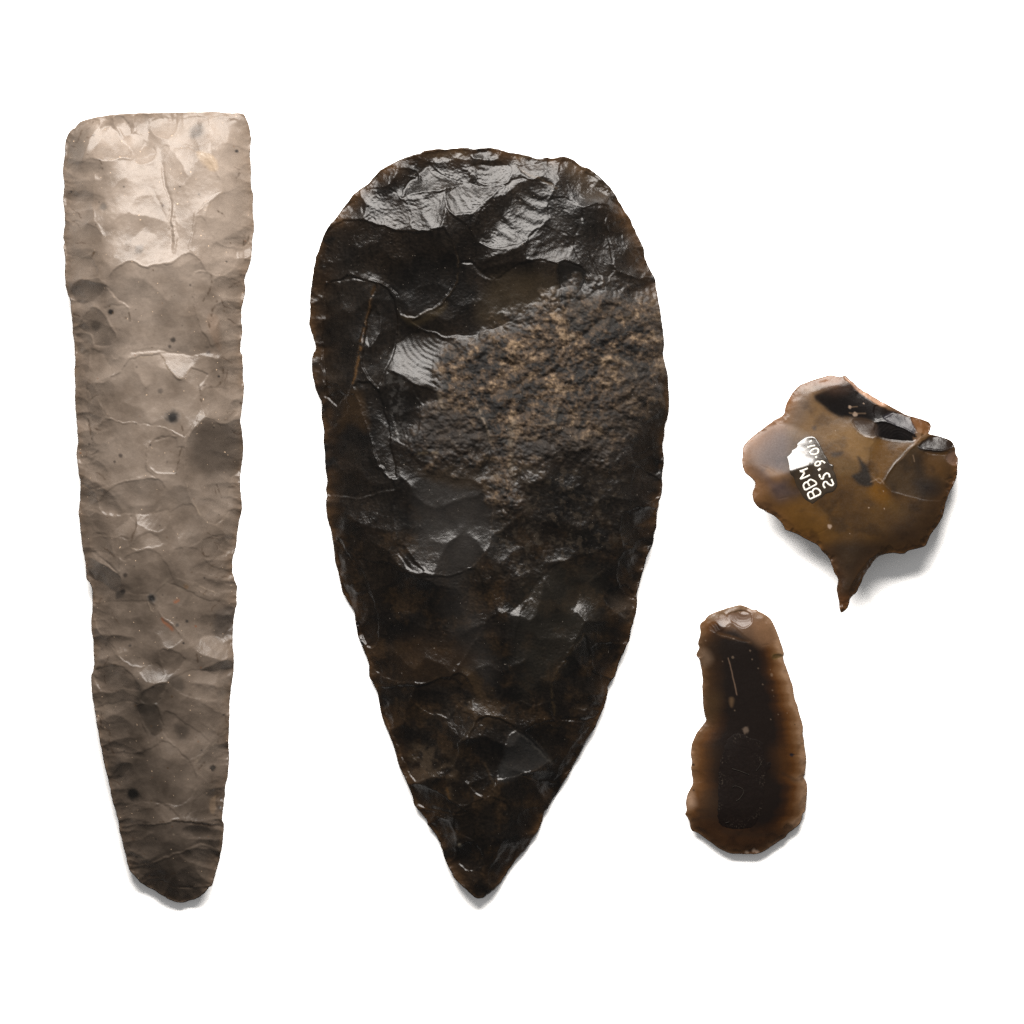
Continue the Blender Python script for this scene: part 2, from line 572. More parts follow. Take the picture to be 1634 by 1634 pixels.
# ================================================================== 1. long pale flint axe
axe_outline = np.concatenate([
    T1([(185,210),(230,165),(330,135),(520,108),(740,97),(940,94),(1200,90),(1320,98),(1430,100),(1455,118),(1470,160),(1490,225),(1498,300),(1490,400),(1497,500),(1500,640),(1515,710),(1512,800),(1520,900),(1522,960),(1508,1060),(1500,1190),(1470,1280),(1450,1350),(1458,1410),(1445,1490)]),
    T2([(1430,60),(1428,160),(1435,230),(1425,300),(1420,380),(1435,410),(1437,470),(1440,560),(1445,640),(1440,740),(1425,850),(1420,900),(1430,960),(1438,1040),(1440,1120),(1432,1200),(1420,1270),(1415,1340),(1420,1420),(1425,1490)]),
    T3([(1428,60),(1410,140),(1395,230),(1388,310),(1375,370),(1360,430),(1358,520),(1375,580),(1392,640),(1388,720),(1390,770),(1375,830),(1365,920),(1360,1020),(1365,1100),(1372,1170),(1370,1230),(1362,1320),(1350,1400),(1340,1470)]),
    T4([(1198,100),(1196,180),(1190,300),(1195,420),(1185,540),(1170,620),(1160,720),(1145,840),(1145,875),(1158,920),(1152,1000),(1140,1100),(1115,1200),(1090,1290),(1070,1365),(1050,1375),(1030,1400),(990,1440),(950,1465),(900,1480),(850,1495),(800,1492),(760,1478),(700,1445),(650,1410),(600,1385),(540,1350),(500,1305),(450,1248),(445,1230),(425,1140),(400,1040),(380,960),(370,890),(355,830),(340,780),(322,720),(310,650),(290,560),(270,480),(250,380),(235,300),(220,220),(205,120)]),
    T3([(325,1500),(312,1400),(310,1310),(325,1255),(332,1200),(328,1120),(325,1040),(312,950),(308,880),(320,800),(318,720),(315,650),(300,610),(275,570),(270,490),(265,440),(250,370),(238,290),(228,190),(218,120),(215,80)]),
    T2([(218,1540),(225,1460),(230,1360),(215,1290),(210,1220),(200,1140),(212,1040),(205,960),(200,880),(190,770),(188,700),(192,640),(185,540),(190,460),(188,400),(180,300),(172,230),(170,150),(160,70)]),
    T1([(155,1490),(135,1440),(122,1370),(115,1290),(118,1180),(105,1100),(112,1060),(100,1020),(112,940),(115,900),(112,830),(100,740),(110,640),(98,540),(105,460),(115,400),(112,340),(130,270),(160,225)]),
])
A = Stone(axe_outline, 1.4, 1.0, 11, H=34, D0=105, dome_blur=16)
A.facets(120, 0.085, 5, aspect=0.9, conc=0.10)
A.retouch(26, 4.6, 50, 21, where=lambda x, y: y > 215)
A.retouch(14, 2.0, 22, 22, where=lambda x, y: y > 215)
A.STEP = 1.0; A.LEAN = 3.4
sc = A.scar
# main flat scar and its neighbours, top
sc(T1([(1210,110),(1430,105),(1490,300),(1500,640),(1290,690),(1240,520),(1200,350)]), (0.10,0.06), 0.04, 0.1, 0.3)
sc(T1([(410,460),(470,440),(640,440),(800,400),(860,340),(1000,350),(1100,370),(1240,520),(1290,690),(1180,760),(1090,870),(1070,1000),(1040,1130),(950,1190),(740,1250),(640,1210),(560,1220),(470,1290),(430,1360),(360,1320),(320,1170),(400,1000),(350,900),(330,700),(350,560)]), (0.0,0.07), 0.05, 0.3, 0.6)
sc(T1([(850,480),(900,740),(960,1180),(1040,1130),(1070,1000),(1090,870),(1180,760),(1290,690),(1240,520),(1100,400),(980,370)]), (-0.06,0.02), 0.06, 0.1, 0.2)
sc(T1([(370,220),(460,180),(560,320),(640,420),(540,430),(410,465),(330,390),(380,300)]), (-0.05,0.26), 0.04, 0.35, 0.9)
sc(T1([(480,130),(560,130),(610,240),(570,290),(530,250)]), (0.35,-0.25), 0.2, 0.5, 1.5)
sc(T1([(570,300),(640,230),(720,320),(660,430),(600,400)]), (0.22,-0.10), 0.1, 0.4, 0.8)
sc(T1([(640,450),(720,345),(800,395),(760,460),(690,490)]), (-0.02,0.22), 0.1, 0.5, 0.8)
sc(T1([(620,120),(730,105),(740,260),(715,310),(650,230)]), (0.20,-0.08), 0.15, 0.3, 0.8)
sc(T1([(760,150),(950,130),(930,260),(830,290),(760,240)]), (0.05,0.12), 0.15, 0.2, 0.6)
sc(T1([(980,140),(1180,130),(1190,330),(1060,350),(960,300)]), (-0.05,-0.06), 0.15, 0.2, 0.5)
sc(T1([(190,220),(280,160),(380,150),(350,230),(300,300),(240,440),(150,500),(120,380)]), (-0.25,0.02), 0.1, 0.4, 0.9)
sc(T1([(120,520),(240,450),(380,460),(350,560),(330,700),(300,760),(120,740)]), (-0.16,-0.06), 0.18, 0.4, 0.9)
sc(T1([(120,770),(300,760),(340,880),(280,920),(120,900)]), (-0.2,0.05), 0.2, 0.4, 0.9)
sc(T1([(115,920),(280,920),(400,1010),(330,1150),(130,1160)]), (-0.16,-0.02), 0.22, 0.4, 0.9)
sc(T1([(130,1190),(320,1180),(370,1320),(230,1350),(140,1400)]), (-0.12,0.12), 0.2, 0.4, 0.9)
sc(T1([(1290,700),(1500,650),(1510,960),(1440,1100),(1250,1060),(1170,900),(1180,780)]), (0.16,0.03), 0.12, 0.4, 0.8)
sc(T1([(1100,880),(1170,900),(1250,1070),(1400,1130),(1370,1270),(1250,1320),(1180,1270),(1130,1190),(1070,1120)]), (0.06,0.10), 0.12, 0.5, 0.8)
# second long scar
sc(np.concatenate([T1([(470,1300),(560,1225),(640,1212),(740,1255),(950,1200),(1040,1140),(1130,1200),(1180,1275),(1110,1290),(1080,1400)]), T2([(1090,60),(1130,200),(1200,340),(1080,420),(820,380),(620,400),(610,200),(590,60)]), T1([(500,1480),(430,1400)])]), (0.0,-0.07), 0.07, 0.5, 1.2, 20)
sc(T1([(160,1400),(230,1350),(400,1370),(440,1400),(380,1480),(250,1530),(180,1480)]), (-0.12,-0.28), 0.3, 0.4, 1.2)
sc(T1([(1230,1350),(1300,1325),(1440,1370),(1430,1560),(1340,1540),(1260,1440)]), (0.12,0.0), 0.4, 0.5, 1.2)
sc(T1([(1100,1300),(1200,1290),(1230,1380),(1240,1600),(1140,1600),(1080,1420)]), (0.05,-0.02), 0.08, 0.4, 0.5)
sc(T2([(210,200),(330,50),(400,90),(470,210),(500,290),(440,350),(340,340),(320,260)]), (-0.05,-0.2), 0.4, 0.5, 1.0)
sc(T2([(410,60),(520,30),(590,60),(620,200),(600,340),(520,440),(470,420),(500,330),(480,200)]), (-0.05,0.05), 0.18, 0.5, 0.7)
sc(T2([(1240,30),(1420,20),(1420,180),(1290,150)]), (0.2,-0.15), 0.3, 0.4, 1.0)
sc(T2([(1260,150),(1420,190),(1410,400),(1310,420),(1260,300)]), (0.25,-0.08), 0.25, 0.4, 1.0)
sc(T2([(1310,430),(1430,420),(1440,560),(1300,520)]), (0.2,-0.15), 0.25, 0.3, 0.9)
sc(T2([(1290,540),(1440,580),(1420,850),(1340,780),(1290,620)]), (0.2,0.05), 0.2, 0.3, 0.9)
sc(T2([(200,260),(300,250),(330,340),(290,400),(200,400)]), (-0.2,-0.2), 0.25, 0.4, 1.0)
sc(T2([(300,370),(380,390),(370,480),(350,600),(280,600),(300,480)]), (0.05,-0.05), 0.25, 0.4, 1.0)
# centre
sc(T2([(340,620),(480,560),(610,430),(760,415),(820,395),(900,500),(985,590),(1060,500),(1200,560),(1130,640),(1140,790),(1100,900),(1020,1020),(830,940),(700,920),(560,910),(440,870),(370,760)]), (0.03,-0.02), 0.10, 0.5, 1.5, 18)
sc(T2([(830,390),(1000,390),(1080,430),(1040,520),(985,590),(880,480)]), (0.02,0.12), 0.15, 0.4, 0.6)
sc(T2([(385,400),(440,440),(470,560),(350,610)]), (-0.03,0.30), 0.05, 0.4, 0.6)
sc(T2([(270,630),(340,640),(380,780),(460,880),(400,900),(330,920),(280,800)]), (-0.16,0.15), 0.15, 0.4, 0.9)
sc(T2([(330,1000),(420,880),(560,915),(740,910),(830,940),(950,1010),(750,1060),(730,1170),(740,1270),(820,1320),(640,1330),(500,1360),(330,1420),(230,1340),(330,1150)]), (-0.02,0.03), 0.20, 0.4, 1.0, 18)
sc(T2([(760,1060),(830,1010),(950,1030),(960,1080),(1020,1090),(980,1230),(930,1290),(810,1280),(740,1220),(730,1130)]), (0.05,0.02), 0.22, 0.5, 1.0)
sc(np.concatenate([T2([(1160,870),(1290,930),(1420,880),(1430,1040),(1425,1250),(1350,1330),(1340,1490)]), T3([(1330,80),(1290,140),(1220,180),(1150,130),(1080,30)]), T2([(1060,1480),(1020,1330),(1015,1180),(1030,1050)])]), (0.18,-0.12), 0.22, 0.8, 1.6, 20)
sc(T2([(1210,640),(1330,660),(1400,850),(1290,920),(1160,860),(1130,700)]), (0.08,0.05), 0.12, 0.4, 0.8)
sc(T2([(500,1370),(640,1335),(820,1325),(860,1400),(830,1530),(720,1600),(600,1590),(430,1600),(360,1500)]), (-0.02,-0.03), 0.15, 0.4, 0.8)
sc(T2([(230,1350),(330,1430),(370,1560),(230,1600)]), (-0.2,-0.02), 0.2, 0.4, 0.8)
# ripple fan and facets
sc(T3([(600,110),(760,80),(900,60),(890,180),(800,230),(670,180)]), (0.02,0.10), 0.1, 0.3, 0.7, ripple=(*T3([(500,-40)])[0], 7, 0.18))
sc(T3([(900,80),(1060,10),(1130,160),(1150,280),(1010,350),(960,270)]), (0.02,0.06), 0.12, 0.4, 0.7, ripple=(*T3([(760,60)])[0], 9, 0.10))
sc(T3([(340,230),(430,260),(600,120),(660,130),(620,290),(490,260)]), (-0.05,0.16), 0.12, 0.5, 0.8)
sc(T3([(310,380),(470,370),(530,450),(500,530)]), (-0.10,0.12), 0.08, 0.5, 1.0)
sc(T3([(470,280),(600,270),(610,440),(530,440),(480,370)]), (0.1,0.08), 0.12, 0.4, 0.7)
sc(T3([(310,280),(350,230),(420,270),(430,350),(320,370)]), (0.08,-0.03), 0.12, 0.4, 0.7)
sc(T3([(620,310),(740,220),(850,320),(780,350),(640,360)]), (0.05,0.08), 0.15, 0.5, 0.7)
sc(T3([(1140,280),(1290,250),(1300,300),(1190,440),(1130,380)]), (0.10,0.02), 0.3, 0.7, 1.2)
sc(T3([(1180,460),(1310,370),(1320,420),(1280,490),(1210,500)]), (0.05,0.2), 0.1, 0.5, 0.8)
sc(T3([(1310,60),(1420,80),(1390,250),(1310,300),(1290,180)]), (0.35,-0.1), 0.15, 0.4, 0.9)
sc(T3([(530,480),(620,380),(780,360),(860,430),(930,580),(850,620),(770,700),(520,670),(540,580)]), (0.0,-0.05), 0.08, 0.2, 0.6)
sc(T3([(290,420),(420,480),(530,560),(500,680),(400,610),(290,560)]), (-0.14,-0.22), 0.2, 0.5, 1.4)
sc(T3([(930,350),(1120,360),(1180,470),(1340,520),(1380,640),(1240,680),(1090,610),(950,560)]), (0.06,0.02), 0.1, 0.3, 0.7)
sc(T3([(760,720),(850,850),(1020,1000),(1110,1120),(1210,1150),(1330,1180),(1370,900),(1300,770),(1150,720),(1000,640),(880,600)]), (0.10,0.03), 0.16, 0.4, 1.0)
sc(T3([(1100,1060),(1180,990),(1300,1020),(1330,1180),(1210,1150)]), (-0.06,0.30), 0.1, 0.5, 0.8, ripple=(*T3([(1310,1060)])[0], 6, 0.16))
sc(T3([(340,760),(740,740),(850,860),(1010,1010),(900,1090),(820,1120),(810,1190),(690,1230),(560,1190),(470,1100),(360,940)]), (-0.02,0.05), 0.10, 0.4, 0.8)
sc(T3([(330,960),(400,1000),(540,1190),(340,1210)]), (-0.10,-0.06), 0.12, 0.4, 0.8)
sc(T3([(340,1240),(560,1230),(650,1330),(680,1420),(560,1400),(390,1420),(330,1330)]), (-0.04,-0.02), 0.3, 0.5, 1.2, ripple=(*T3([(380,1200)])[0], 17, 0.16))
sc(T3([(820,1110),(900,1090),(1020,1180),(900,1300),(860,1250)]), (0.1,-0.12), 0.2, 0.5, 1.0)
sc(T3([(690,1240),(810,1190),(880,1290),(790,1350),(700,1310)]), (-0.02,0.14), 0.15, 0.5, 0.9)
sc(T3([(1130,1250),(1330,1180),(1370,1250),(1250,1270)]), (0.1,-0.3), 0.15, 0.5, 1.0)
sc(T3([(900,1330),(1060,1250),(1250,1280),(1250,1480),(1050,1450),(920,1390)]), (0.04,0.04), 0.14, 0.3, 0.8)
sc(T3([(1250,1390),(1340,1400),(1330,1560),(1250,1520)]), (0.25,0.0), 0.15, 0.4, 0.8)
sc(T3([(680,1430),(760,1380),(880,1340),(830,1480),(700,1500)]), (-0.02,-0.2), 0.25, 0.4, 1.2)
# lower body
sc(T4([(210,40),(400,-20),(520,10),(560,160),(600,250),(560,350),(440,370),(320,340),(310,230),(230,180)]), (-0.05,0.02), 0.12, 0.4, 0.9)
sc(T4([(520,30),(640,0),(680,60),(720,180),(650,260),(570,170)]), (0.0,-0.16), 0.15, 0.4, 0.9)
sc(T4([(720,60),(900,160),(1050,300),(900,450),(800,330),(700,220)]), (0.02,-0.02), 0.12, 0.4, 0.7)
sc(T4([(960,450),(1180,210),(1180,480),(1160,640),(990,560)]), (0.12,0.04), 0.10, 0.5, 0.8)
sc(T4([(300,380),(560,370),(700,280),(830,350),(930,470),(960,620),(850,760),(560,740),(350,780),(290,560)]), (-0.02,-0.04), 0.10, 0.3, 0.8)
sc(T4([(390,460),(470,450),(420,560),(300,560)]), (-0.12,-0.25), 0.2, 0.4, 1.0)
sc(T4([(960,700),(1130,640),(1130,850),(1100,900),(860,880),(920,790)]), (0.05,0.12), 0.15, 0.5, 0.9)
sc(T4([(370,830),(620,790),(700,740),(840,860),(600,905),(380,910)]), (-0.03,0.02), 0.1, 0.4, 0.9)
sc(T4([(385,930),(600,905),(860,880),(1060,910),(1150,920),(1130,1100),(1000,1060),(780,1130),(620,1190),(440,1220),(400,1050)]), (0.0,-0.10), 0.08, 0.5, 1.6, 20)
sc(T4([(450,1240),(620,1200),(790,1130),(1010,1070),(1130,1110),(1080,1350),(930,1380),(740,1340),(660,1310),(560,1300)]), (0.0,-0.06), 0.12, 0.3, 0.8)
sc(T4([(540,1350),(660,1320),(750,1350),(940,1385),(1050,1370),(950,1465),(830,1490),(700,1440)]), (-0.02,-0.14), 0.15, 0.5, 1.5)
ln = A.line
ln(T1([(830,440),(870,640),(905,800),(915,1000),(910,1170)]), -2.2, 2.6)
ln(T1([(770,640),(830,800),(890,920)]), -1.0, 3.0)
ln(T1([(925,770),(925,900),(935,1060),(935,1160)]), 5.0, 3.0)
ln(T1([(935,780),(930,850),(965,920),(960,1000)]), 0.7, 1.6)
ln(T1([(1290,690),(1190,750),(1090,870),(1075,1000),(1050,1100)]), 1.2, 1.6)
ln(T1([(1150,830),(1155,960),(1190,1000)]), 0.7, 1.4)
ln(T1([(1080,1420),(1085,1560),(1105,1700)]), 0.7, 1.4)
ln(T1([(1060,1150),(1150,1240),(1190,1275)]), 0.8, 1.4)
ln(T1([(640,1215),(740,1252),(900,1235)]), 0.9, 1.6)
ln(T2([(600,60),(620,180),(610,260)]), 0.8, 1.3); ln(T2([(600,330),(530,420),(460,460)]), 0.8, 1.3)
ln(T2([(640,380),(760,350),(900,370),(1000,400)]), 0.6, 2)
ln(T2([(610,1325),(700,1315),(830,1320)]), 1.0, 1.8); ln(T2([(750,1240),(800,1280),(870,1280)]), 1.0, 1.5)
ln(T2([(1015,1150),(1020,1300),(1060,1470),(1120,1590)]), 0.9, 1.6)
ln(T2([(1100,910),(1040,1000),(1020,1100)]), -1.0, 2.0)
ln(T3([(330,380),(430,450),(520,540)]), -1.3, 2.0)
ln(T3([(300,110),(350,210),(450,240)]), 0.8, 1.4)
ln(T3([(740,745),(760,800),(800,830)]), 0.9, 1.4); ln(T3([(1000,610),(1120,630),(1190,650)]), 0.7, 1.5)
ln(T3([(330,880),(420,1040),(560,1190),(720,1230)]), 0.7, 1.5); ln(T3([(1130,1245),(1240,1235)]), 0.9, 1.6)
ln(T3([(560,1480),(620,1505),(690,1490)]), 1.0, 2.0)
ln(T4([(960,440),(1060,330),(1180,210)]), 0.8, 1.6); ln(T4([(860,890),(1000,905),(1100,920)]), -1.8, 2.4)
ln(T4([(430,850),(480,880),(550,870)]), 1.0, 2.0); ln(T4([(650,1320),(760,1350),(900,1385),(950,1375)]), -2.4, 2.6)
ln(T4([(970,500),(1010,440)]), -0.8, 1.6); ln(T4([(640,740),(700,760),(740,810)]), -0.6, 1.6)
ln(T2([(280,640),(320,720),(325,780)]), -1.2, 2.2); ln(T2([(270,880),(310,960),(320,1060)]), -1.2, 2.2); ln(T2([(310,1160),(350,1120)]), -1.4, 2.0)
ln(T2([(230,1350),(290,1400),(370,1430)]), -1.0, 1.8)
# small grain and short wear ripples
A.add += 0.35 * fbm(A.X, A.Y, 11, 3, 61) + 0.5 * fbm(A.X, A.Y, 34, 3, 63)
ed = np.exp(-np.clip(A.sd, 0, None) / 26)
A.add += ed * 1.6 * np.abs(fbm(A.X, A.Y, 16, 3, 67))
A.sub_facets(420, 0.085, 201, conc=0.10)
A.solve()
# colour: fawn grey flint, mottled, with darker and paler drifts, brown skin along the rim
X, Y = A.X, A.Y
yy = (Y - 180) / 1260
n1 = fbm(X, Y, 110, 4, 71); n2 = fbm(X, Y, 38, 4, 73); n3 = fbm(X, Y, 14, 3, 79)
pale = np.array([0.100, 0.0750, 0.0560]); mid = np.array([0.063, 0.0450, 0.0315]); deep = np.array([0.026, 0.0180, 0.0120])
tone = 0.60 + 0.55 * n1 + 0.30 * n2 + 0.10 * n3 + 0.75 * (0.45 - yy)  # darker towards the butt: partly browner stone, partly lamp falloff put into the colour
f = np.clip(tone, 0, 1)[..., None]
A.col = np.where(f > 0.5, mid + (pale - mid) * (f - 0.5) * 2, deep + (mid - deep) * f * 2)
A.rough = 0.31 + 0.08 * n2
rim = (np.exp(-np.clip(A.sd, 0, None) / 9) * (0.55 + 0.9 * fbm(X, Y, 24, 3, 83)))
rim = np.clip(rim, 0, 0.75)[..., None]
A.col = A.col * (1 - rim) + np.array([0.060, 0.036, 0.019]) * rim
cream = (0.1320,0.0908,0.0523); dark = (0.0088,0.0077,0.0072); rust = (0.0880,0.0275,0.0066); brown = (0.0248,0.0143,0.0072)
A.tint(T1([(1100,390),(1150,400),(1230,430),(1250,520),(1200,520),(1120,450)]), cream, 0.7, 3)
A.tint(T1([(1380,260),(1500,230),(1500,1000),(1420,1000)]), (0.0715,0.0506,0.0341), 0.35, 14)
A.tint(T1([(1100,180),(1150,190),(1140,260),(1080,290),(1050,250)]), (0.0248,0.0220,0.0198), 0.6, 5)
A.tint(T1([(330,230),(280,300),(230,480),(120,500),(120,330),(220,180)]), (0.0248,0.0193,0.0143), 0.45, 10)
A.tint(T2([(1180,130),(1250,120),(1280,330),(1240,350)]), (0.0715,0.0440,0.0264), 0.5, 4)
A.tint(T4([(1040,760),(1110,680),(1100,720),(1080,840)]), (0.0715,0.0451,0.0242), 0.7, 2)
A.tint(np.concatenate([T2([(1160,890),(1290,940),(1420,900),(1430,1240),(1300,1300),(1150,1290),(1040,1150)])]), (0.0143,0.0105,0.0077), 0.55, 14)
A.tint(T3([(1230,830),(1370,780),(1360,980),(1240,1000)]), (0.0165,0.0138,0.0121), 0.6, 7)
A.tint(T4([(530,20),(640,10),(680,80),(700,180),(640,250),(580,170)]), (0.0099,0.0077,0.0055), 0.55, 7)
A.tint(T4([(800,170),(900,180),(880,260),(820,270)]), (0.0099,0.0077,0.0060), 0.55, 6)
A.tint(T3([(650,1330),(700,1380),(720,1450),(830,1480),(760,1560),(660,1560)]), (0.0110,0.0088,0.0066), 0.5, 6)
A.tint(T3([(880,1300),(980,1290),(1000,1400),(920,1390)]), (0.0121,0.0094,0.0072), 0.5, 5)
A.tint(T4([(290,480),(400,470),(380,580),(300,560)]), (0.0110,0.0088,0.0066), 0.5, 7)
A.tint(T4([(1050,1040),(1130,1020),(1120,1100),(1060,1100)]), (0.0099,0.0077,0.0060), 0.5, 6)
for (tt, x, y, r, c, am) in [
    (T1,1393,383,2.6,dark,1),(T1,560,653,1.4,dark,.8),(T1,975,653,1.2,dark,.8),(T1,408,800,6.0,(0.0275,0.0237,0.0204),.6),(T1,408,800,3.2,(0.0550,0.0440,0.0352),.8),
    (T1,680,1120,7.0,(0.0275,0.0248,0.0226),.5),(T1,465,1582,3.6,dark,.9),(T1,1320,1207,1.4,dark,.9),(T1,1425,1303,1.4,dark,.9),(T1,162,685,1.5,dark,.9),(T1,850,795,2.2,(0.0330,0.0220,0.0165),.8),
    (T2,463,88,4.2,dark,.9),(T2,925,297,4.0,dark,.8),(T2,900,345,2.6,(0.0220,0.0165,0.0138),.8),(T2,922,870,8.5,dark,1),(T2,350,185,8.0,(0.0138,0.0105,0.0077),.55),(T2,1262,565,1.8,dark,.9),
    (T2,535,1155,3.2,(0.0165,0.0121,0.0099),.8),(T2,490,1200,2.0,(0.0165,0.0121,0.0099),.8),(T2,757,1077,1.3,dark,.9),(T2,1184,390,3.6,(0.0248,0.0187,0.0165),.7),(T2,830,675,4.0,(0.0248,0.0198,0.0165),.6),
    (T3,767,718,5.6,dark,1),(T3,550,672,4.0,dark,.85),(T3,520,698,6.0,(0.0165,0.0132,0.0110),.7),(T3,570,548,3.4,(0.0165,0.0121,0.0099),.8),(T3,1026,890,2.4,dark,.8),(T3,955,920,3.0,(0.0198,0.0165,0.0138),.8),
    (T3,604,1072,2.2,(0.0110,0.0094,0.0083),.8),(T3,1002,1053,1.8,dark,.9),(T3,830,1462,1.2,dark,.8),(T3,940,745,3.0,rust,.5),(T3,1090,928,1.8,rust,.8),(T3,1020,632,4.0,(0.0605,0.0303,0.0099),.6),
    (T4,487,682,9.5,(0.0066,0.0055,0.0044),1),(T4,1075,490,4.6,(0.0088,0.0072,0.0060),.9),(T4,1075,490,2.4,(0.0193,0.0154,0.0121),.9),(T4,1155,95,1.8,dark,.8),(T4,995,357,1.3,dark,.9),(T4,292,355,1.5,dark,.9),(T4,655,1015,1.4,dark,.9),(T4,1123,785,3.0,dark,.6),(T4,1135,718,2.0,dark,.7),
]:
    q = tt([(x, y)])[0]
    A.spot(q[0], q[1], r, c, am, halo=(0.0550,0.0462,0.0385) if r > 5 and c == dark else None)
A.stroke(T3([(850,870),(870,900),(920,945)]), rust, 2.6, 0.9); A.stroke(T3([(930,750),(960,735)]), rust, 1.6, 0.9)
for (tt, pts) in [(T1,[(380,460),(400,530)]),(T1,[(300,260),(330,280)]),(T1,[(170,345),(230,345)]),(T1,[(1390,590),(1440,520)]),(T1,[(1440,960),(1440,1080),(1490,1000)]),(T1,[(1250,820),(1310,880)]),
                  (T1,[(1210,1300),(1200,1400),(1150,1500)]),(T1,[(340,1140),(310,1180)]),(T1,[(1400,1240),(1450,1190)]),(T2,[(180,90),(230,120)]),(T2,[(600,100),(615,160)]),(T2,[(1250,10),(1210,90),(1200,200)]),
                  (T2,[(840,420),(900,500),(980,585)]),(T2,[(1120,640),(1140,790)]),(T2,[(1130,640),(1260,625),(1300,500)]),(T2,[(990,940),(1020,1050)]),(T2,[(990,1090),(960,1220),(940,1290)]),(T2,[(290,880),(320,1050)]),(T2,[(1230,1370),(1280,1460)]),
                  (T3,[(300,520),(330,560)]),(T3,[(620,290),(660,160)]),(T3,[(1130,330),(1150,400),(1210,400)]),(T3,[(1150,690),(1190,640)]),(T3,[(340,1240),(420,1220),(500,1225)]),(T3,[(1100,1130),(1110,1200)]),
                  (T4,[(235,120),(240,200),(300,220),(310,290)]),(T4,[(690,210),(700,180)]),(T4,[(320,350),(350,400)]),(T4,[(970,500),(1020,435)]),(T4,[(660,1310),(760,1350),(920,1380)]),(T4,[(690,880),(860,890),(1080,920)]),(T4,[(1110,680),(1100,800)])]:
    A.stroke(tt(pts), brown, 1.4, 0.8, 0.15)
for (tt, pts) in [(T2,[(830,410),(890,490),(985,585),(1040,520)]),(T2,[(610,415),(640,430),(740,430),(770,405)]),(T1,[(410,465),(500,440)]),(T1,[(1130,840),(1300,690)]),(T3,[(1020,620),(1150,640),(1230,680)]),(T3,[(740,745),(760,800),(800,830)]),(T3,[(620,350),(740,345)]),(T4,[(1180,210),(950,440)]),(T2,[(1060,1480),(1140,1620)])]:
    A.stroke(tt(pts), (0.1100,0.0798,0.0523), 1.0, 0.55, 0.1)
A.saturate(0.74, 1.06)
rs = np.random.RandomState(77)
for k in range(150):          # pinprick inclusions
    px_, py_ = rs.uniform(108, 402), rs.uniform(190, 1425)
    c = [(0.012,0.010,0.009),(0.030,0.018,0.009),(0.060,0.024,0.008),(0.10,0.080,0.060)][rs.choice(4, p=[.35,.35,.12,.18])]
    A.spot(px_, py_, rs.uniform(0.7, 1.7), c, rs.uniform(0.35, 0.8))
for k in range(26):           # cloudy inclusions deep in the stone
    px_, py_ = rs.uniform(120, 390), rs.uniform(200, 1400)
    A.spot(px_, py_, rs.uniform(5, 16), [(0.030,0.024,0.020),(0.075,0.060,0.046)][rs.randint(2)], rs.uniform(0.12, 0.32), ry=rs.uniform(4, 13), soft=0.9)
for k in range(60):           # hairline stains lying along the rim
    i = rs.randint(len(A.P)); p = A.P[i]; cdir = np.array([250, 800 + 0.55 * (p[1] - 800)]) - p; cdir /= np.linalg.norm(cdir)
    q = p + cdir * rs.uniform(6, 55); a_ = rs.uniform(0, 3.14); L_ = rs.uniform(4, 12)
    d_ = np.array([math.cos(a_), math.sin(a_)]) * L_
    A.stroke(np.array([q - d_, q + rs.randn(2) * 2, q + d_]), (0.020, 0.011, 0.006), 0.9, 0.55, 0.1)
axe_mat = flint_material('fawn_flint', var=0.16, var_scale=150, fine=0.10, fine_scale=1500, spec=0.085, gain=0.66, bump=0.10, bump_scale=2400, speck=(1100, 0.735, (0.26, 0.19, 0.13), 0.6))
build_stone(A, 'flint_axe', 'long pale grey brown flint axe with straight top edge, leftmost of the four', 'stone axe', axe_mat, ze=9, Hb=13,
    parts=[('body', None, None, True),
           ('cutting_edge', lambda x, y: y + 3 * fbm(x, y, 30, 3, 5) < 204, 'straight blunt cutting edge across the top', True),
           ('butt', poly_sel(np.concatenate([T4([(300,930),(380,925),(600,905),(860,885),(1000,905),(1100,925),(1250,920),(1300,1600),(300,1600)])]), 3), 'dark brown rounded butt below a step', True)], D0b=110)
print('axe', time.time() - T0)
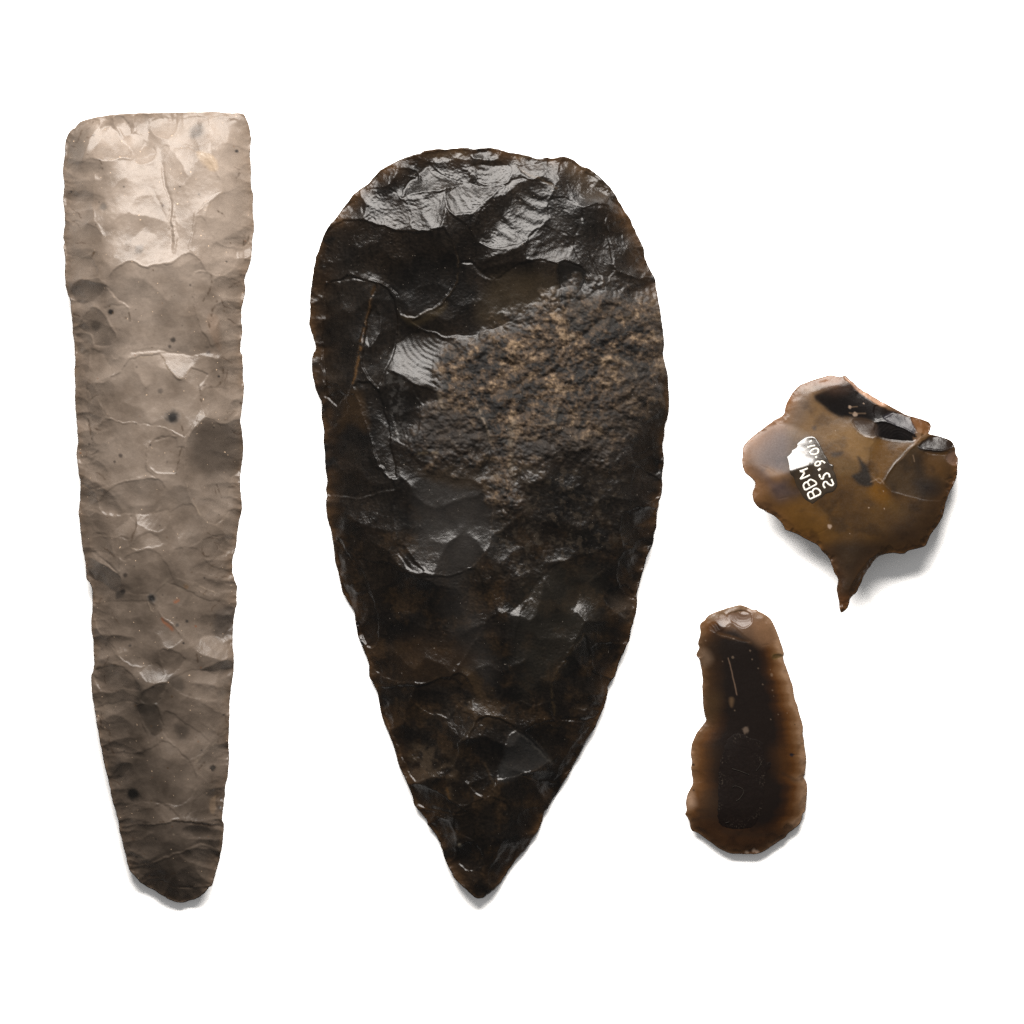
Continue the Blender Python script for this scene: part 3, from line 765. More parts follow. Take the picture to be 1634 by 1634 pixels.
# ================================================================== 2. large dark pointed handaxe
hand_outline = np.concatenate([
    TA([(72,1520),(80,1430),(78,1350),(85,1260),(95,1170),(110,1090),(125,1010),(140,950),(160,900),(180,830),(210,770),(240,720),(280,680),(320,625),(360,570),(400,520),(440,470),(500,425),(560,380),(600,335),(650,280),(720,240),(800,200),(870,170),(990,135),(1020,118),(1120,103),(1200,108),(1330,94),(1420,105),(1530,93),(1600,103)]),
    TB([(210,115),(290,135),(370,145),(440,165),(510,182),(560,170),(620,178),(700,163),(760,175),(810,205),(850,235),(910,255),(970,295),(1030,350),(1080,400),(1130,465),(1165,530),(1200,590),(1250,660),(1285,740),(1320,810),(1350,880),(1365,910),(1368,960),(1390,1030),(1420,1090),(1445,1130),(1460,1200),(1475,1290),(1490,1380),(1505,1480)]),
    TD([(1515,20),(1522,80),(1528,150),(1520,230),(1530,290),(1550,370),(1560,440),(1565,540),(1570,640),(1560,740),(1535,820),(1530,900),(1515,980),(1525,1050),(1528,1120),(1515,1200),(1515,1290),(1510,1370),(1490,1430),(1475,1520)]),
    TF([(1470,20),(1465,100),(1450,170),(1440,240),(1415,300),(1390,350),(1370,420),(1345,520),(1325,590),(1310,650),(1312,720),(1300,810),(1280,880),(1262,950),(1250,1020),(1220,1090),(1190,1150),(1160,1220),(1130,1320),(1080,1390),(1072,1450)]),
    TH([(1058,90),(1040,150),(1005,220),(975,300),(930,370),(870,480),(810,590),(760,680),(700,780),(660,845),(620,900),(585,970),(555,1000),(545,1050),(520,1120),(500,1170),(460,1220),(400,1310),(340,1370),(280,1450),(230,1530),(180,1600)]),
    TG([(1045,1545),(1010,1575),(965,1600),(920,1598),(860,1550),(800,1500),(745,1440),(720,1400),(690,1340),(660,1270),(635,1190),(610,1120),(570,1060),(520,995),(510,955),(460,900),(415,840),(395,760),(340,630),(290,520),(265,440),(245,360),(210,270),(165,160),(140,80)]),
    TE([(530,1490),(500,1410),(465,1350),(455,1300),(450,1210),(420,1140),(390,1060),(360,980),(345,900),(330,800),(290,730),(240,640),(220,570),(205,480),(180,400),(170,330),(160,220),(145,140)]),
    TC([(235,1634),(210,1540),(205,1440),(215,1380),(205,1330),(215,1250),(200,1160),(195,1020),(185,950),(190,860),(172,760),(172,650),(160,600),(130,540),(110,460),(95,370),(92,290),(105,230),(125,190),(110,120),(90,50)]),
])
B = Stone(hand_outline, 1.5, 1.2, 31, H=50, D0=190, dome_blur=24, sub=5)
B.RIM = 0.45; B.LEAN = 1.35; B.RID = 0.5; B.LIM = 1.3
B.facets(150, 0.15, 7, conc=0.20)
B.retouch(30, 4.0, 40, 23)
B.retouch(15, 1.5, 22, 24)
sc = B.scar
B.LEAN = 2.1; B.STEP = 1.0
# flaked butt
sc(TW([(450,50),(640,30),(690,60),(680,110),(660,190),(600,200),(520,170),(470,120)]), (0.0,-0.06), 0.45, 0.4, 1.2)
sc(TW([(490,110),(560,160),(650,190),(560,215),(350,265),(400,170),(450,130)]), (-0.05,0.26), 0.14, 0.5, 1.2, ripple=(*TW([(650,150)])[0], 6, 0.10))
sc(TW([(350,265),(550,225),(545,380),(490,415),(400,390),(390,300)]), (-0.05,0.10), 0.42, 0.6, 1.4, ripple=(*TW([(420,200)])[0], 7, 0.16))
sc(TW([(300,160),(330,120),(420,130),(430,180),(400,180),(360,260),(300,210)]), (0.2,-0.22), 0.3, 0.5, 1.4)
sc(TW([(175,230),(300,205),(350,265),(390,290),(400,370),(330,400),(180,360)]), (-0.08,0.04), 0.22, 0.4, 1.2)
sc(TW([(40,360),(165,240),(178,350),(60,375)]), (-0.28,0.05), 0.15, 0.4, 0.9)
sc(TW([(200,190),(310,105),(335,130),(290,195),(180,232)]), (-0.2,0.0), 0.2, 0.4, 0.9)
sc(TW([(560,235),(660,190),(740,200),(840,190),(760,260),(690,320),(610,340),(570,290)]), (0.02,0.34), 0.10, 0.6, 1.2, ripple=(*TW([(900,120)])[0], 13, 0.20))
sc(TW([(860,170),(960,165),(1060,200),(1040,250),(1040,350),(990,400),(930,460),(830,490),(740,480),(700,430),(710,340),(760,270)]), (0.04,0.19), 0.28, 0.5, 1.6, ripple=(*TW([(1010,170)])[0], 20, 0.26))
sc(TW([(690,40),(800,28),(805,70),(740,85),(690,65)]), (0.0,0.05), 0.5, 0.6, 1.0)
sc(TW([(660,110),(740,100),(860,110),(840,180),(740,190),(690,150)]), (0.0,0.15), 0.25, 0.5, 1.2, ripple=(*TW([(740,60)])[0], 9, 0.3))
sc(TW([(880,110),(1000,90),(1080,80),(1090,130),(1060,200),(960,165)]), (0.04,0.02), 0.3, 0.4, 1.0)
sc(TW([(1090,75),(1170,95),(1320,235),(1200,290),(1120,250),(1080,150)]), (0.10,0.04), 0.3, 0.4, 1.2)
sc(TW([(1210,180),(1310,240),(1260,270),(1190,230)]), (0.10,0.25), 0.2, 0.4, 0.9)
sc(TW([(1040,260),(1100,250),(1190,290),(1190,370),(1160,430),(1060,400),(1030,330)]), (0.02,0.12), 0.22, 0.4, 1.0)
sc(TW([(940,440),(1000,390),(1160,430),(1150,490),(1080,550),(930,540)]), (0.03,0.13), 0.22, 0.6, 1.0, ripple=(*TW([(950,330)])[0], 12, 0.12))
sc(TW([(1190,300),(1320,285),(1300,380),(1350,590),(1260,620),(1220,500),(1200,400)]), (0.15,-0.28), 0.18, 0.5, 2.0)
sc(TW([(1320,250),(1420,350),(1480,490),(1520,620),(1360,600),(1310,450)]), (0.20,0.26), 0.14, 0.5, 1.2)
sc(TW([(1400,490),(1480,500),(1500,600),(1430,610),(1390,560)]), (0.18,0.10), 0.35, 0.5, 1.0)
sc(TW([(1150,480),(1190,300),(1205,400),(1225,500),(1290,640),(1240,650),(1190,570)]), (-0.20,0.16), 0.1, 0.5, 1.2, ripple=(*TW([(1500,380)])[0], 6, 0.35))
B.LEAN = 1.45; B.STEP = 1.2; B.RIM = 0.7
# upper body
sc(TW([(0,420),(80,360),(200,370),(340,410),(470,415),(560,400),(610,520),(600,650),(540,740),(420,810),(350,790),(330,700),(230,640),(60,640),(0,640)]), (0.0,-0.20), 0.18, 0.4, 3.0, 26, ripple=(*TW([(80,380)])[0], 26, 0.05))
sc(TW([(60,600),(200,580),(400,680),(560,560),(595,640),(540,735),(420,805),(350,785),(330,700),(230,640),(80,640)]), (-0.02,0.10), 0.12, 0.0, 0.2, ripple=(*TW([(250,420)])[0], 7, 0.12), soft=14)
sc(TW([(560,300),(600,340),(660,390),(700,440),(700,520),(690,560),(615,560),(590,440)]), (0.22,-0.22), 0.2, 0.6, 1.8)
sc(TW([(620,560),(700,560),(780,640),(900,560),(1080,560),(1080,740),(950,790),(760,880),(560,900),(400,830),(520,760),(600,680)]), (0.0,-0.05), 0.10, 0.4, 1.8, 24)
sc(TW([(690,560),(720,590),(800,640),(760,640),(710,610)]), (-0.05,0.36), 0.1, 0.4, 0.6)
sc(TW([(1080,560),(1160,560),(1210,600),(1190,690),(1100,740)]), (0.10,-0.28), 0.2, 0.5, 2.0)
sc(TW([(300,960),(400,880),(520,890),(620,960),(560,1030),(545,1150),(440,1095),(300,1030)]), (-0.04,0.30), 0.20, 0.2, 0.6, ripple=(*TW([(560,850)])[0], 8, 0.30), soft=8)
sc(TW([(0,650),(240,650),(200,760),(150,1000),(110,1170),(0,1180)]), (-0.26,-0.22), 0.22, 0.8, 4.5, 26)
sc(TW([(240,650),(320,720),(335,850),(322,980),(270,1080),(240,1140),(170,1020),(200,800)]), (0.34,-0.16), 0.34, 0.8, 4.0)
sc(TW([(190,830),(240,760),(260,850),(200,960)]), (-0.1,0.05), 0.25, 0.5, 1.2)
sc(TW([(150,1100),(250,1150),(300,1350),(330,1560),(250,1500),(200,1330),(140,1180)]), (0.34,-0.12), 0.25, 0.8, 3.0)
sc(TW([(290,1060),(400,1110),(440,1180),(430,1400),(340,1390),(300,1200)]), (-0.06,-0.20), 0.2, 0.5, 1.4)
sc(TW([(420,1120),(520,1160),(525,1190),(450,1220),(410,1150)]), (0.05,-0.16), 0.1, 0.6, 1.4)
sc(TW([(0,1190),(110,1170),(140,1180),(200,1330),(240,1500),(330,1600),(0,1634)]), (-0.16,-0.10), 0.12, 0.4, 1.6)
sc(TW([(0,1100),(100,1180),(90,1260),(0,1330)]), (-0.2,-0.25), 0.25, 0.5, 1.4)
sc(TW([(1430,1480),(1530,1540),(1560,1500),(1570,1400),(1440,1440)]), (0.15,0.05), 0.12, 0.6, 1.2)
# lower body
sc(TX([(1420,100),(1445,10),(1530,60),(1560,90),(1550,150),(1480,200),(1410,220)]), (0.08,0.14), 0.3, 0.5, 1.8)
sc(TX([(1380,230),(1530,210),(1520,380),(1380,380)]), (0.2,-0.2), 0.2, 0.5, 1.6)
sc(TX([(1350,500),(1390,400),(1480,430),(1430,640),(1360,560)]), (0.2,0.0), 0.2, 0.6, 1.2)
sc(TX([(340,80),(560,60),(780,120),(775,300),(740,420),(640,500),(540,520),(450,500),(340,390),(320,200)]), (0.02,0.04), 0.14, 0.2, 0.5, 18, ripple=(*TX([(480,120)])[0], 26, 0.035))
sc(TX([(330,375),(370,385),(430,470),(470,505),(400,500),(350,440)]), (-0.3,0.25), 0.2, 0.5, 1.2)
sc(TX([(0,330),(150,440),(330,470),(420,520),(600,520),(700,480),(760,700),(640,900),(560,1000),(340,1020),(230,960),(190,850),(240,760),(220,600),(120,400)]), (-0.05,-0.04), 0.10, 0.3, 1.2, 24)
sc(TX([(60,340),(110,420),(200,590),(245,700),(240,830),(190,850),(120,680),(60,500)]), (-0.16,-0.20), 0.2, 0.6, 2.6)
sc(TX([(1040,480),(1300,400),(1360,480),(1300,620),(1420,700),(1400,830),(1330,830),(1210,790),(1080,950),(1040,1100),(900,1100),(880,800),(950,600)]), (0.05,0.0), 0.10, 0.2, 0.8)
sc(TX([(1300,600),(1400,560),(1440,640),(1400,720),(1310,660)]), (0.15,0.10), 0.4, 0.6, 1.2)
sc(TX([(1210,790),(1240,960),(1330,1000),(1300,1100),(1260,1190),(1060,1190),(1045,1080),(1070,980),(1120,900)]), (0.20,-0.16), 0.14, 0.6, 2.6)
sc(TX([(1230,850),(1340,830),(1360,940),(1330,1000),(1250,960)]), (0.1,0.05), 0.4, 0.6, 1.2)
sc(TX([(240,1040),(450,1030),(620,970),(700,1080),(640,1150),(700,1180),(620,1300),(600,1400),(420,1480),(340,1330),(260,1150)]), (-0.08,-0.12), 0.22, 0.4, 2.0)
sc(TX([(420,1040),(600,990),(650,1080),(560,1180),(440,1140)]), (0.0,-0.1), 0.35, 0.5, 1.4, ripple=(*TX([(500,1200)])[0], 16, 0.10))
sc(TX([(700,1190),(800,1180),(900,1230),(850,1260),(820,1380),(790,1500),(740,1560),(650,1470),(640,1350)]), (0.0,-0.08), 0.32, 0.6, 2.2, ripple=(*TX([(640,1420)])[0], 22, 0.16))
sc(TX([(850,1230),(920,1250),(1050,1390),(950,1430),(800,1470),(820,1360)]), (-0.06,0.10), 0.10, 0.6, 1.2)
sc(TX([(1060,1190),(1260,1190),(1180,1370),(1070,1480),(900,1450),(1050,1390),(930,1240)]), (0.14,-0.14), 0.12, 0.4, 1.6)
sc(TX([(1240,1200),(1200,1290),(1110,1440),(1060,1480),(1130,1340)]), (0.30,0.0), 0.08, 0.5, 0.8)
sc(TG([(400,660),(620,740),(850,900),(740,900),(560,880),(430,820)]), (-0.1,-0.12), 0.2, 0.5, 1.6)
sc(TG([(740,900),(1050,760),(1200,900),(1100,1200),(1000,1350),(900,1150),(780,1080)]), (0.0,-0.04), 0.12, 0.3, 1.0)
sc(TG([(520,950),(700,960),(760,1150),(700,1300),(610,1100)]), (-0.14,-0.06), 0.14, 0.4, 1.2)
sc(TG([(760,1180),(900,1150),(980,1250),(900,1380),(780,1330)]), (-0.02,-0.12), 0.3, 0.5, 1.4)
sc(TG([(1120,1220),(1230,1150),(1240,1290),(1060,1500),(1010,1400)]), (0.25,-0.12), 0.15, 0.4, 1.2)
bz = sstep(470, 380, B.Y + 0.16 * (B.X - 780))
B.LY -= 0.30 * bz
ln = B.line
ln(TW([(600,480),(618,580),(600,670),(540,745),(430,805),(350,830)]), 1.6, 2.0)
ln(TW([(235,665),(200,780),(160,960),(140,1090)]), 2.0, 2.2)
ln(TW([(250,930),(240,1040),(246,1140)]), 1.5, 1.8)
ln(TW([(1210,590),(1195,640),(1180,690)]), 1.2, 1.8)
ln(TX([(1200,795),(1130,890),(1080,960),(1052,1060),(1065,1170)]), 2.0, 2.2)
ln(TX([(778,130),(775,300),(735,425),(640,500)]), 0.8, 1.8)
ln(TX([(880,1240),(960,1310),(1050,1395)]), 1.4, 2.0)
ln(TX([(690,1200),(640,1300),(590,1400)]), 1.4, 3.0); ln(TX([(730,1380),(770,1460),(790,1510)]), 1.4, 2.5)
ln(TX([(100,400),(190,560),(240,690)]), -2.5, 4.0)
ln(TX([(720,1570),(650,1590),(590,1580)]), 1.0, 2.0)
# cortex: a rough weathered crust, thick in the upper right, thinning to black grit below
cortex_pts = np.concatenate([TW([(700,900),(860,840),(960,790),(1080,745),(1110,720),(1195,690),(1290,645),(1400,700),(1500,760),(1545,800),(1555,950),(1560,1050),(1528,1070),(1518,1250),(1420,1330),(1395,1430),(1290,1465),(1000,1465),(905,1440),(890,1550)]), TX([(880,205),(830,160),(790,90)]), TW([(780,1450),(660,1470),(560,1480),(430,1430),(440,1300),(500,1220),(540,1150),(555,1030),(620,960)])])
grit_pts = np.concatenate([TW([(900,1440),(1290,1465),(1400,1430)]), TX([(1380,60),(1390,300),(1340,380),(1200,420),(1050,480),(960,640),(880,560),(780,460),(790,250),(850,160)])])
w, d = B.psd(cortex_pts, pad=50)
cm = np.zeros_like(B.sd); cm[w] = sstep(-26, 22, d + 44 * fbm(B.X[w], B.Y[w], 60, 5, 301, 0.62))
w, d = B.psd(grit_pts, pad=30)
gm = np.zeros_like(B.sd); gm[w] = sstep(-16, 16, d + 14 * fbm(B.X[w], B.Y[w], 34, 4, 303))
X, Y = B.X, B.Y
crag = np.abs(fbm(X, Y, 34, 5, 311, 0.62)); crag2 = fbm(X, Y, 8, 3, 317, 0.7); crag3 = np.abs(fbm(X + 0.4 * Y, Y, 70, 3, 313))
B.add += cm * (7.0 * crag + 3.6 * crag2 + 18 * crag3 + 4.0) + gm * (1 - cm) * (1.6 * crag + 1.0 * crag2)
B.LX *= 1 - 0.8 * cm; B.LY *= 1 - 0.8 * cm
B.LX += 0; B.LY += 0.04 * cm
for pts, amp in [(TW([(1090,770),(1130,900),(1080,1050),(930,1120)]), -4), (TW([(860,1010),(920,1150)]), -4), (TW([(1080,1190),(1060,1290),(1010,1310)]), 4), (TW([(1270,1010),(1380,1010),(1450,1090)]), 4), (TW([(700,1220),(740,1300),(780,1390)]), 5), (TW([(880,1290),(860,1430),(870,1560)]), 5), (TW([(430,1440),(520,1440),(570,1480)]), 3)]:
    ln(pts, amp, 4.0)
# grain
B.add += 0.45 * fbm(X, Y, 9, 3, 321, 0.6) + 1.0 * fbm(X, Y, 60, 3, 323)
wr = sstep(0.0, 0.5, fbm(X, Y, 120, 2, 325) + 0.1)
th = 1.2 * fbm(X, Y, 150, 2, 328) * 3
ux = X * np.cos(th) + Y * np.sin(th); vx_ = -X * np.sin(th) + Y * np.cos(th)
B.add += (0.25 + 0.75 * wr + 0.9 * bz + 0.45 * sstep(700, 1000, Y)) * 0.95 * fbm(ux + 4 * fbm(X, Y, 14, 2, 329), vx_ * 0.30, 6.5, 3, 327)
B.sub_facets(380, 0.12, 202, conc=0.16, mask=(1 - cm) * (1 + 0.7 * sstep(700, 1000, B.Y)))
B.solve()
# colour: near-black flint, umber where the rim is thin, amber on the sharp ridges, fawn crust
n1 = fbm(X, Y, 120, 4, 331); n2 = fbm(X, Y, 40, 4, 333); n3 = fbm(X, Y, 10, 3, 337)
black = np.array([0.0040, 0.0032, 0.0026]); umber = np.array([0.0120, 0.0074, 0.0040]); grey = np.array([0.0090, 0.0076, 0.0064])
f1 = np.clip(0.30 + 0.9 * n1 + 0.4 * n2, 0, 1)[..., None]; f2 = np.clip(0.15 + 0.9 * fbm(X, Y, 90, 4, 341), 0, 1)[..., None]
f3 = sstep(0.0, 0.4, fbm(X, Y, 46, 5, 345, 0.6) + 0.10 * sstep(800, 1000, Y))[..., None]
B.col = black + (umber - black) * (f1 * 0.8 + 1.6 * f3 * sstep(700, 950, Y)[..., None]) + (grey - black) * f2
B.col = B.col * (1 + 0.9 * fbm(X, Y, 5, 3, 347, 0.6) + 0.5 * fbm(X * 2.2, Y * 0.5, 14, 3, 349))[..., None].clip(0.3, 2.5)
B.rough = 0.33 + 0.10 * n2 - 0.05 * bz - 0.08 * sstep(700, 1000, Y)
rim = np.clip(np.exp(-np.clip(B.sd - 2, 0, None) / 11) * (0.55 + 1.5 * fbm(X, Y, 40, 4, 343)), 0, 0.9)[..., None]
B.col = B.col * (1 - rim) + np.array([0.055, 0.0290, 0.0125]) * rim
amber = (0.06, 0.032, 0.012); fawn = (0.075, 0.052, 0.034); haze = (0.022, 0.0195, 0.0175)
B.tint(TW([(780,640),(960,600),(1080,640),(1070,740),(940,790),(780,860),(700,800)]), (0.026,0.018,0.0095), 0.6, 16)
B.tint(TW([(350,800),(440,810),(560,740),(540,790),(420,850)]), (0.032,0.022,0.010), 0.6, 6)
B.tint(TW([(90,1180),(160,1160),(200,1330),(120,1300),(60,1340)]), (0.034,0.019,0.008), 0.6, 9)
B.tint(TW([(1080,560),(1160,560),(1205,600),(1185,690),(1100,735)]), (0.004,0.0035,0.003), 0.8, 4)
B.tint(TW([(1150,60),(1330,220),(1220,260),(1110,140)]), (0.034,0.024,0.015), 0.5, 8)
B.tint(TW([(480,40),(640,30),(650,70),(520,80)]), (0.030,0.020,0.011), 0.6, 6)
B.tint(TW([(300,1070),(390,1110),(360,1200),(380,1390),(340,1390),(300,1200)]), (0.040,0.037,0.034), 0.6, 4, noise=(10, 0.15, -0.02))
B.tint(TX([(440,120),(620,100),(770,220),(740,400),(620,500),(500,500),(430,320)]), haze, 0.75, 22)
B.tint(TX([(520,560),(640,520),(760,820),(760,1040),(640,900),(560,700)]), haze, 0.6, 24)
B.tint(TX([(930,560),(1250,480),(1250,760),(1080,950),(900,1080)]), (0.014,0.012,0.0088), 0.6, 24)
B.tint(TX([(850,1230),(930,1260),(1040,1380),(950,1430),(810,1480),(830,1350)]), (0.020,0.019,0.018), 0.8, 6)
B.tint(TX([(340,820),(660,860),(650,980),(360,1020)]), (0.021,0.012,0.006), 0.6, 22)
B.tint(TX([(330,1330),(440,1310),(540,1330),(600,1420),(560,1560),(470,1450),(390,1440)]), (0.042,0.029,0.018), 0.8, 10, noise=(20, 0.2, -0.05))
B.tint(TX([(400,1430),(450,1420),(480,1460),(420,1480)]), (0.055,0.036,0.022), 0.8, 5)
B.tint(TX([(640,960),(720,1000),(730,1080),(680,1060)]), (0.040,0.024,0.011), 0.6, 8)
B.tint(TX([(660,1100),(780,1100),(860,1180),(780,1200),(640,1170)]), (0.034,0.022,0.012), 0.6, 7, noise=(16, 0.2, 0.05))
B.tint(TX([(1330,620),(1430,640),(1420,740),(1350,700)]), (0.038,0.028,0.020), 0.5, 7)
B.tint(TX([(560,100),(780,110),(780,60),(440,30)]), (0.026,0.018,0.011), 0.6, 12)
crust = np.array([0.052, 0.0320, 0.0175]); crust_d = np.array([0.0030, 0.0020, 0.0014]); crust_l = np.array([0.165, 0.112, 0.066])
cf = np.clip(0.36 + 0.9 * fbm(X, Y, 55, 5, 351, 0.6) + 0.8 * fbm(X, Y, 16, 3, 352) + 0.55 * fbm(X, Y, 6.0, 3, 353, 0.65) + 0.55 * crag2, 0, 1)[..., None]
cc = np.where(cf < 0.6, crust_d + (crust - crust_d) * cf / 0.6, crust + (crust_l - crust) * (cf - 0.6) / 0.4)
B.col = B.col * (1 - 0.95 * cm[..., None]) + cc * 0.95 * cm[..., None]
gg = (gm * (1 - cm) * sstep(0.05, 0.3, fbm(X, Y, 14, 4, 357, 0.6)))[..., None]
B.col = B.col * (1 - gg) + np.array([0.024, 0.018, 0.0125]) * gg
B.tint(TW([(1130,720),(1200,700),(1350,720),(1500,790),(1540,830),(1400,850),(1150,870)]), (0.010,0.008,0.006), 0.65, 12, noise=(24, 0.3, 0.1))
B.tint(TW([(430,1420),(760,1450),(780,1380),(560,1200),(450,1280)]), (0.010,0.007,0.005), 0.85, 22)
B.tint(TW([(900,1380),(1390,1420),(1300,1470),(1000,1470)]), (0.008,0.006,0.005), 0.85, 24)
B.rough = B.rough * (1 - cm) + 0.80 * cm; B.rough = B.rough * (1 - gm * 0.3) + 0.45 * gm * 0.3
B.tint(TW([(1330,1080),(1560,1040),(1560,1460),(1000,1480),(960,1330),(1200,1280)]), (0.014,0.0095,0.006), 0.6, 30, noise=(40, 0.4, 0.15))
for pts, wd, c in [(TW([(235,665),(200,780),(160,960),(140,1090)]), 2.2, amber), (TW([(600,480),(618,580),(600,670),(540,745),(430,805)]), 1.3, (0.034,0.023,0.013)),
                   (TX([(1200,795),(1130,890),(1080,960),(1052,1060),(1065,1170)]), 2.0, (0.045,0.029,0.013)), (TC([(490,180),(470,330),(430,470)]), 1.6, (0.10,0.052,0.018)),
                   (TX([(778,130),(775,300),(735,425),(640,500)]), 1.0, (0.034,0.026,0.020)), (TX([(690,1200),(640,1300),(590,1400)]), 5.0, (0.030,0.020,0.011)), (TX([(730,1380),(770,1460),(790,1520),(770,1540)]), 3.0, (0.034,0.022,0.012)),
                   (TX([(560,1510),(575,1550)]), 2.4, (0.10,0.050,0.014)), (TX([(880,1240),(960,1310),(1050,1395)]), 2.2, (0.055,0.050,0.043)), (TX([(1230,1210),(1190,1300),(1110,1430)]), 2.6, (0.038,0.022,0.010)),
                   (TW([(1000,75),(940,60),(880,70)]), 2.5, (0.09,0.06,0.034)), (TW([(900,120),(980,160),(1070,215)]), 1.5, (0.07,0.05,0.032)), (TW([(700,1220),(740,1300),(775,1400)]), 3.0, (0.16,0.125,0.092)), (TW([(870,1290),(860,1430),(870,1560)]), 6.0, (0.10,0.078,0.055)),
                   (TW([(530,1170),(545,1240)]), 4.0, (0.13,0.10,0.07)), (TW([(430,1440),(520,1440)]), 2.0, (0.10,0.075,0.045)), (TW([(1270,1010),(1380,1010),(1450,1090)]), 2.5, (0.11,0.082,0.056)), (TW([(1085,1190),(1060,1290),(1010,1310)]), 2.5, (0.12,0.09,0.062)), (TW([(1520,690),(1555,800),(1560,980)]), 4.0, (0.060,0.044,0.030))]:
    B.stroke(pts, c, wd * 0.7, 0.45, 0.05); B.stroke(pts, c, wd * 1.5, 0.2, 0.1)
q = TG([(785,1165)])[0]; B.spot(q[0], q[1], 3.2, (0.14, 0.12, 0.09), 0.9)
for X_, Y_, r in [(790,100,3),(770,85,2.5)]:
    q = TD([(X_, Y_)])[0]; B.spot(q[0], q[1], r, (0.16, 0.12, 0.08), 0.9)
hand_mat = flint_material('black_flint', var=0.30, var_scale=200, fine=0.30, fine_scale=2200, spec=0.115, gain=0.30, bump=0.16, bump_scale=2600, speck=(1500, 0.74, (0.06, 0.052, 0.044), 0.7))
build_stone(B, 'flint_handaxe', 'large almost black pear shaped flint handaxe pointing down, in the middle', 'handaxe', hand_mat, ze=15, Hb=26,
    parts=[('body', None, None, True),
           ('butt', poly_sel(np.concatenate([TW([(-60,400),(60,365),(200,368),(340,408),(470,415),(550,395),(600,345),(700,430),(740,480),(830,490),(920,530),(1080,552),(1190,570),(1290,640),(1360,600),(1560,620),(1500,200),(1100,0),(600,-20),(200,60)])]), 5), 'rounded butt covered in shiny flake scars', True),
           ('cortex', lambda x, y: cm[np.clip(((y - B.y0) / B.g).astype(int), 0, B.n - 1), np.clip(((x - B.x0) / B.g).astype(int), 0, B.m - 1)] > 0.5, 'rough brown crust of weathered cortex', False),
           ('tip', lambda x, y: y + 5 * fbm(x, y, 30, 3, 15) > 1318, 'narrow dark pointed tip', True)], D0b=200)
print('handaxe', time.time() - T0)
# ================================================================== 3. borer (a flake drawn out to a spur)
bor_outline = TR([(640,85),(680,75),(730,88),(770,80),(800,105),(830,130),(860,160),(900,185),(950,215),(1000,245),(1060,275),(1120,310),(1180,340),(1240,355),(1300,375),(1328,400),(1322,440),(1315,460),(1370,472),(1430,490),(1465,510),(1485,545),(1490,590),(1505,620),(1500,680),(1495,740),(1475,790),(1450,840),(1430,890),(1420,920),(1410,970),(1390,1020),(1360,1070),(1325,1110),(1305,1160),(1285,1190),(1240,1205),(1180,1220),(1150,1240),(1110,1240),(1070,1235),(1000,1250),(960,1280),(930,1320),(890,1380),(870,1430),(840,1490),(800,1530),(780,1590),(745,1622),(730,1605),(722,1540),(710,1470),(718,1410),(690,1350),(675,1300),(655,1260),(620,1225),(580,1180),(510,1145),(450,1110),(380,1085),(360,1050),(320,1005),(260,970),(205,940),(175,905),(165,870),(165,835),(180,805),(178,770),(150,740),(120,715),(100,670),(98,620),(105,545),(130,510),(180,465),(240,420),(300,375),(370,330),(380,280),(410,220),(440,175),(480,140),(540,115),(600,95)])
Cb = Stone(bor_outline, 1.15, 0.7, 51, H=9, D0=40, dome_blur=7, sub=5)
Cb.WX = Cb.X + 2.0 * fbm(Cb.X, Cb.Y, 20, 3, 401); Cb.WY = Cb.Y + 2.0 * fbm(Cb.X, Cb.Y, 20, 3, 402)
Cb.RIM = 0.4; Cb.LEAN = 1.0; Cb.TILT = 0.10; Cb.LIM = 1.5
Cb.LX += 0.02 * fbm(Cb.X, Cb.Y, 60, 2, 403); Cb.LY += 0.02 * fbm(Cb.X, Cb.Y, 60, 2, 404)
Cb.retouch(8, 1.4, 9, 405, where=lambda x, y: y > 810 or (x > 1500 and y > 700))
Cb.retouch(12, 0.7, 12, 406)
sc = Cb.scar
sc(TR([(980,485),(1225,515),(1090,650),(1000,790),(930,700),(925,600)]), (-0.03,0.02), 0.05, 0.4, 0.4)
sc(TR([(1235,525),(1290,560),(1440,590),(1460,760),(1400,900),(1150,860),(1020,790),(1100,650)]), (0.05,-0.04), 0.08, 0.4, 0.4)
sc(TR([(820,360),(900,370),(970,390),(985,480),(900,480),(830,420)]), (0.05,0.12), 0.25, 0.2, 0.4, ripple=(*TR([(760,480)])[0], 7, 0.14))
sc(TR([(960,270),(1060,280),(1090,330),(1000,370),(960,360)]), (0.05,-0.30), 0.2, 0.5, 1.2)
sc(TR([(1010,345),(1100,320),(1180,345),(1245,455),(1160,430),(1060,385)]), (-0.05,0.22), 0.12, 0.5, 1.2)
sc(TR([(965,390),(1060,388),(1160,432),(1225,470),(1210,512),(980,486)]), (0.10,-0.40), 0.3, 0.6, 2.0, ripple=(*TR([(1120,520)])[0], 5, 0.22))
sc(TR([(1190,345),(1300,378),(1325,410),(1310,460),(1245,450)]), (0.15,0.10), 0.35, 0.6, 1.0)
sc(TR([(1245,545),(1320,472),(1420,490),(1480,530),(1440,560),(1330,560)]), (0.02,0.18), 0.16, 0.6, 1.6)
sc(TR([(1290,565),(1440,570),(1430,600),(1300,590)]), (0.0,-0.4), 0.1, 0.3, 1.0)
sc(TR([(1430,590),(1490,560),(1505,630),(1480,670),(1430,640)]), (0.1,0.1), 0.6, 0.7, 1.2)
sc(TR([(760,85),(870,170),(1040,272),(960,262),(850,190),(780,110)]), (0.25,0.25), 0.05, 0.4, 0.5)
sc(TR([(1410,755),(1480,740),(1475,790),(1430,775)]), (0.1,0.2), 0.4, 0.5, 0.8)
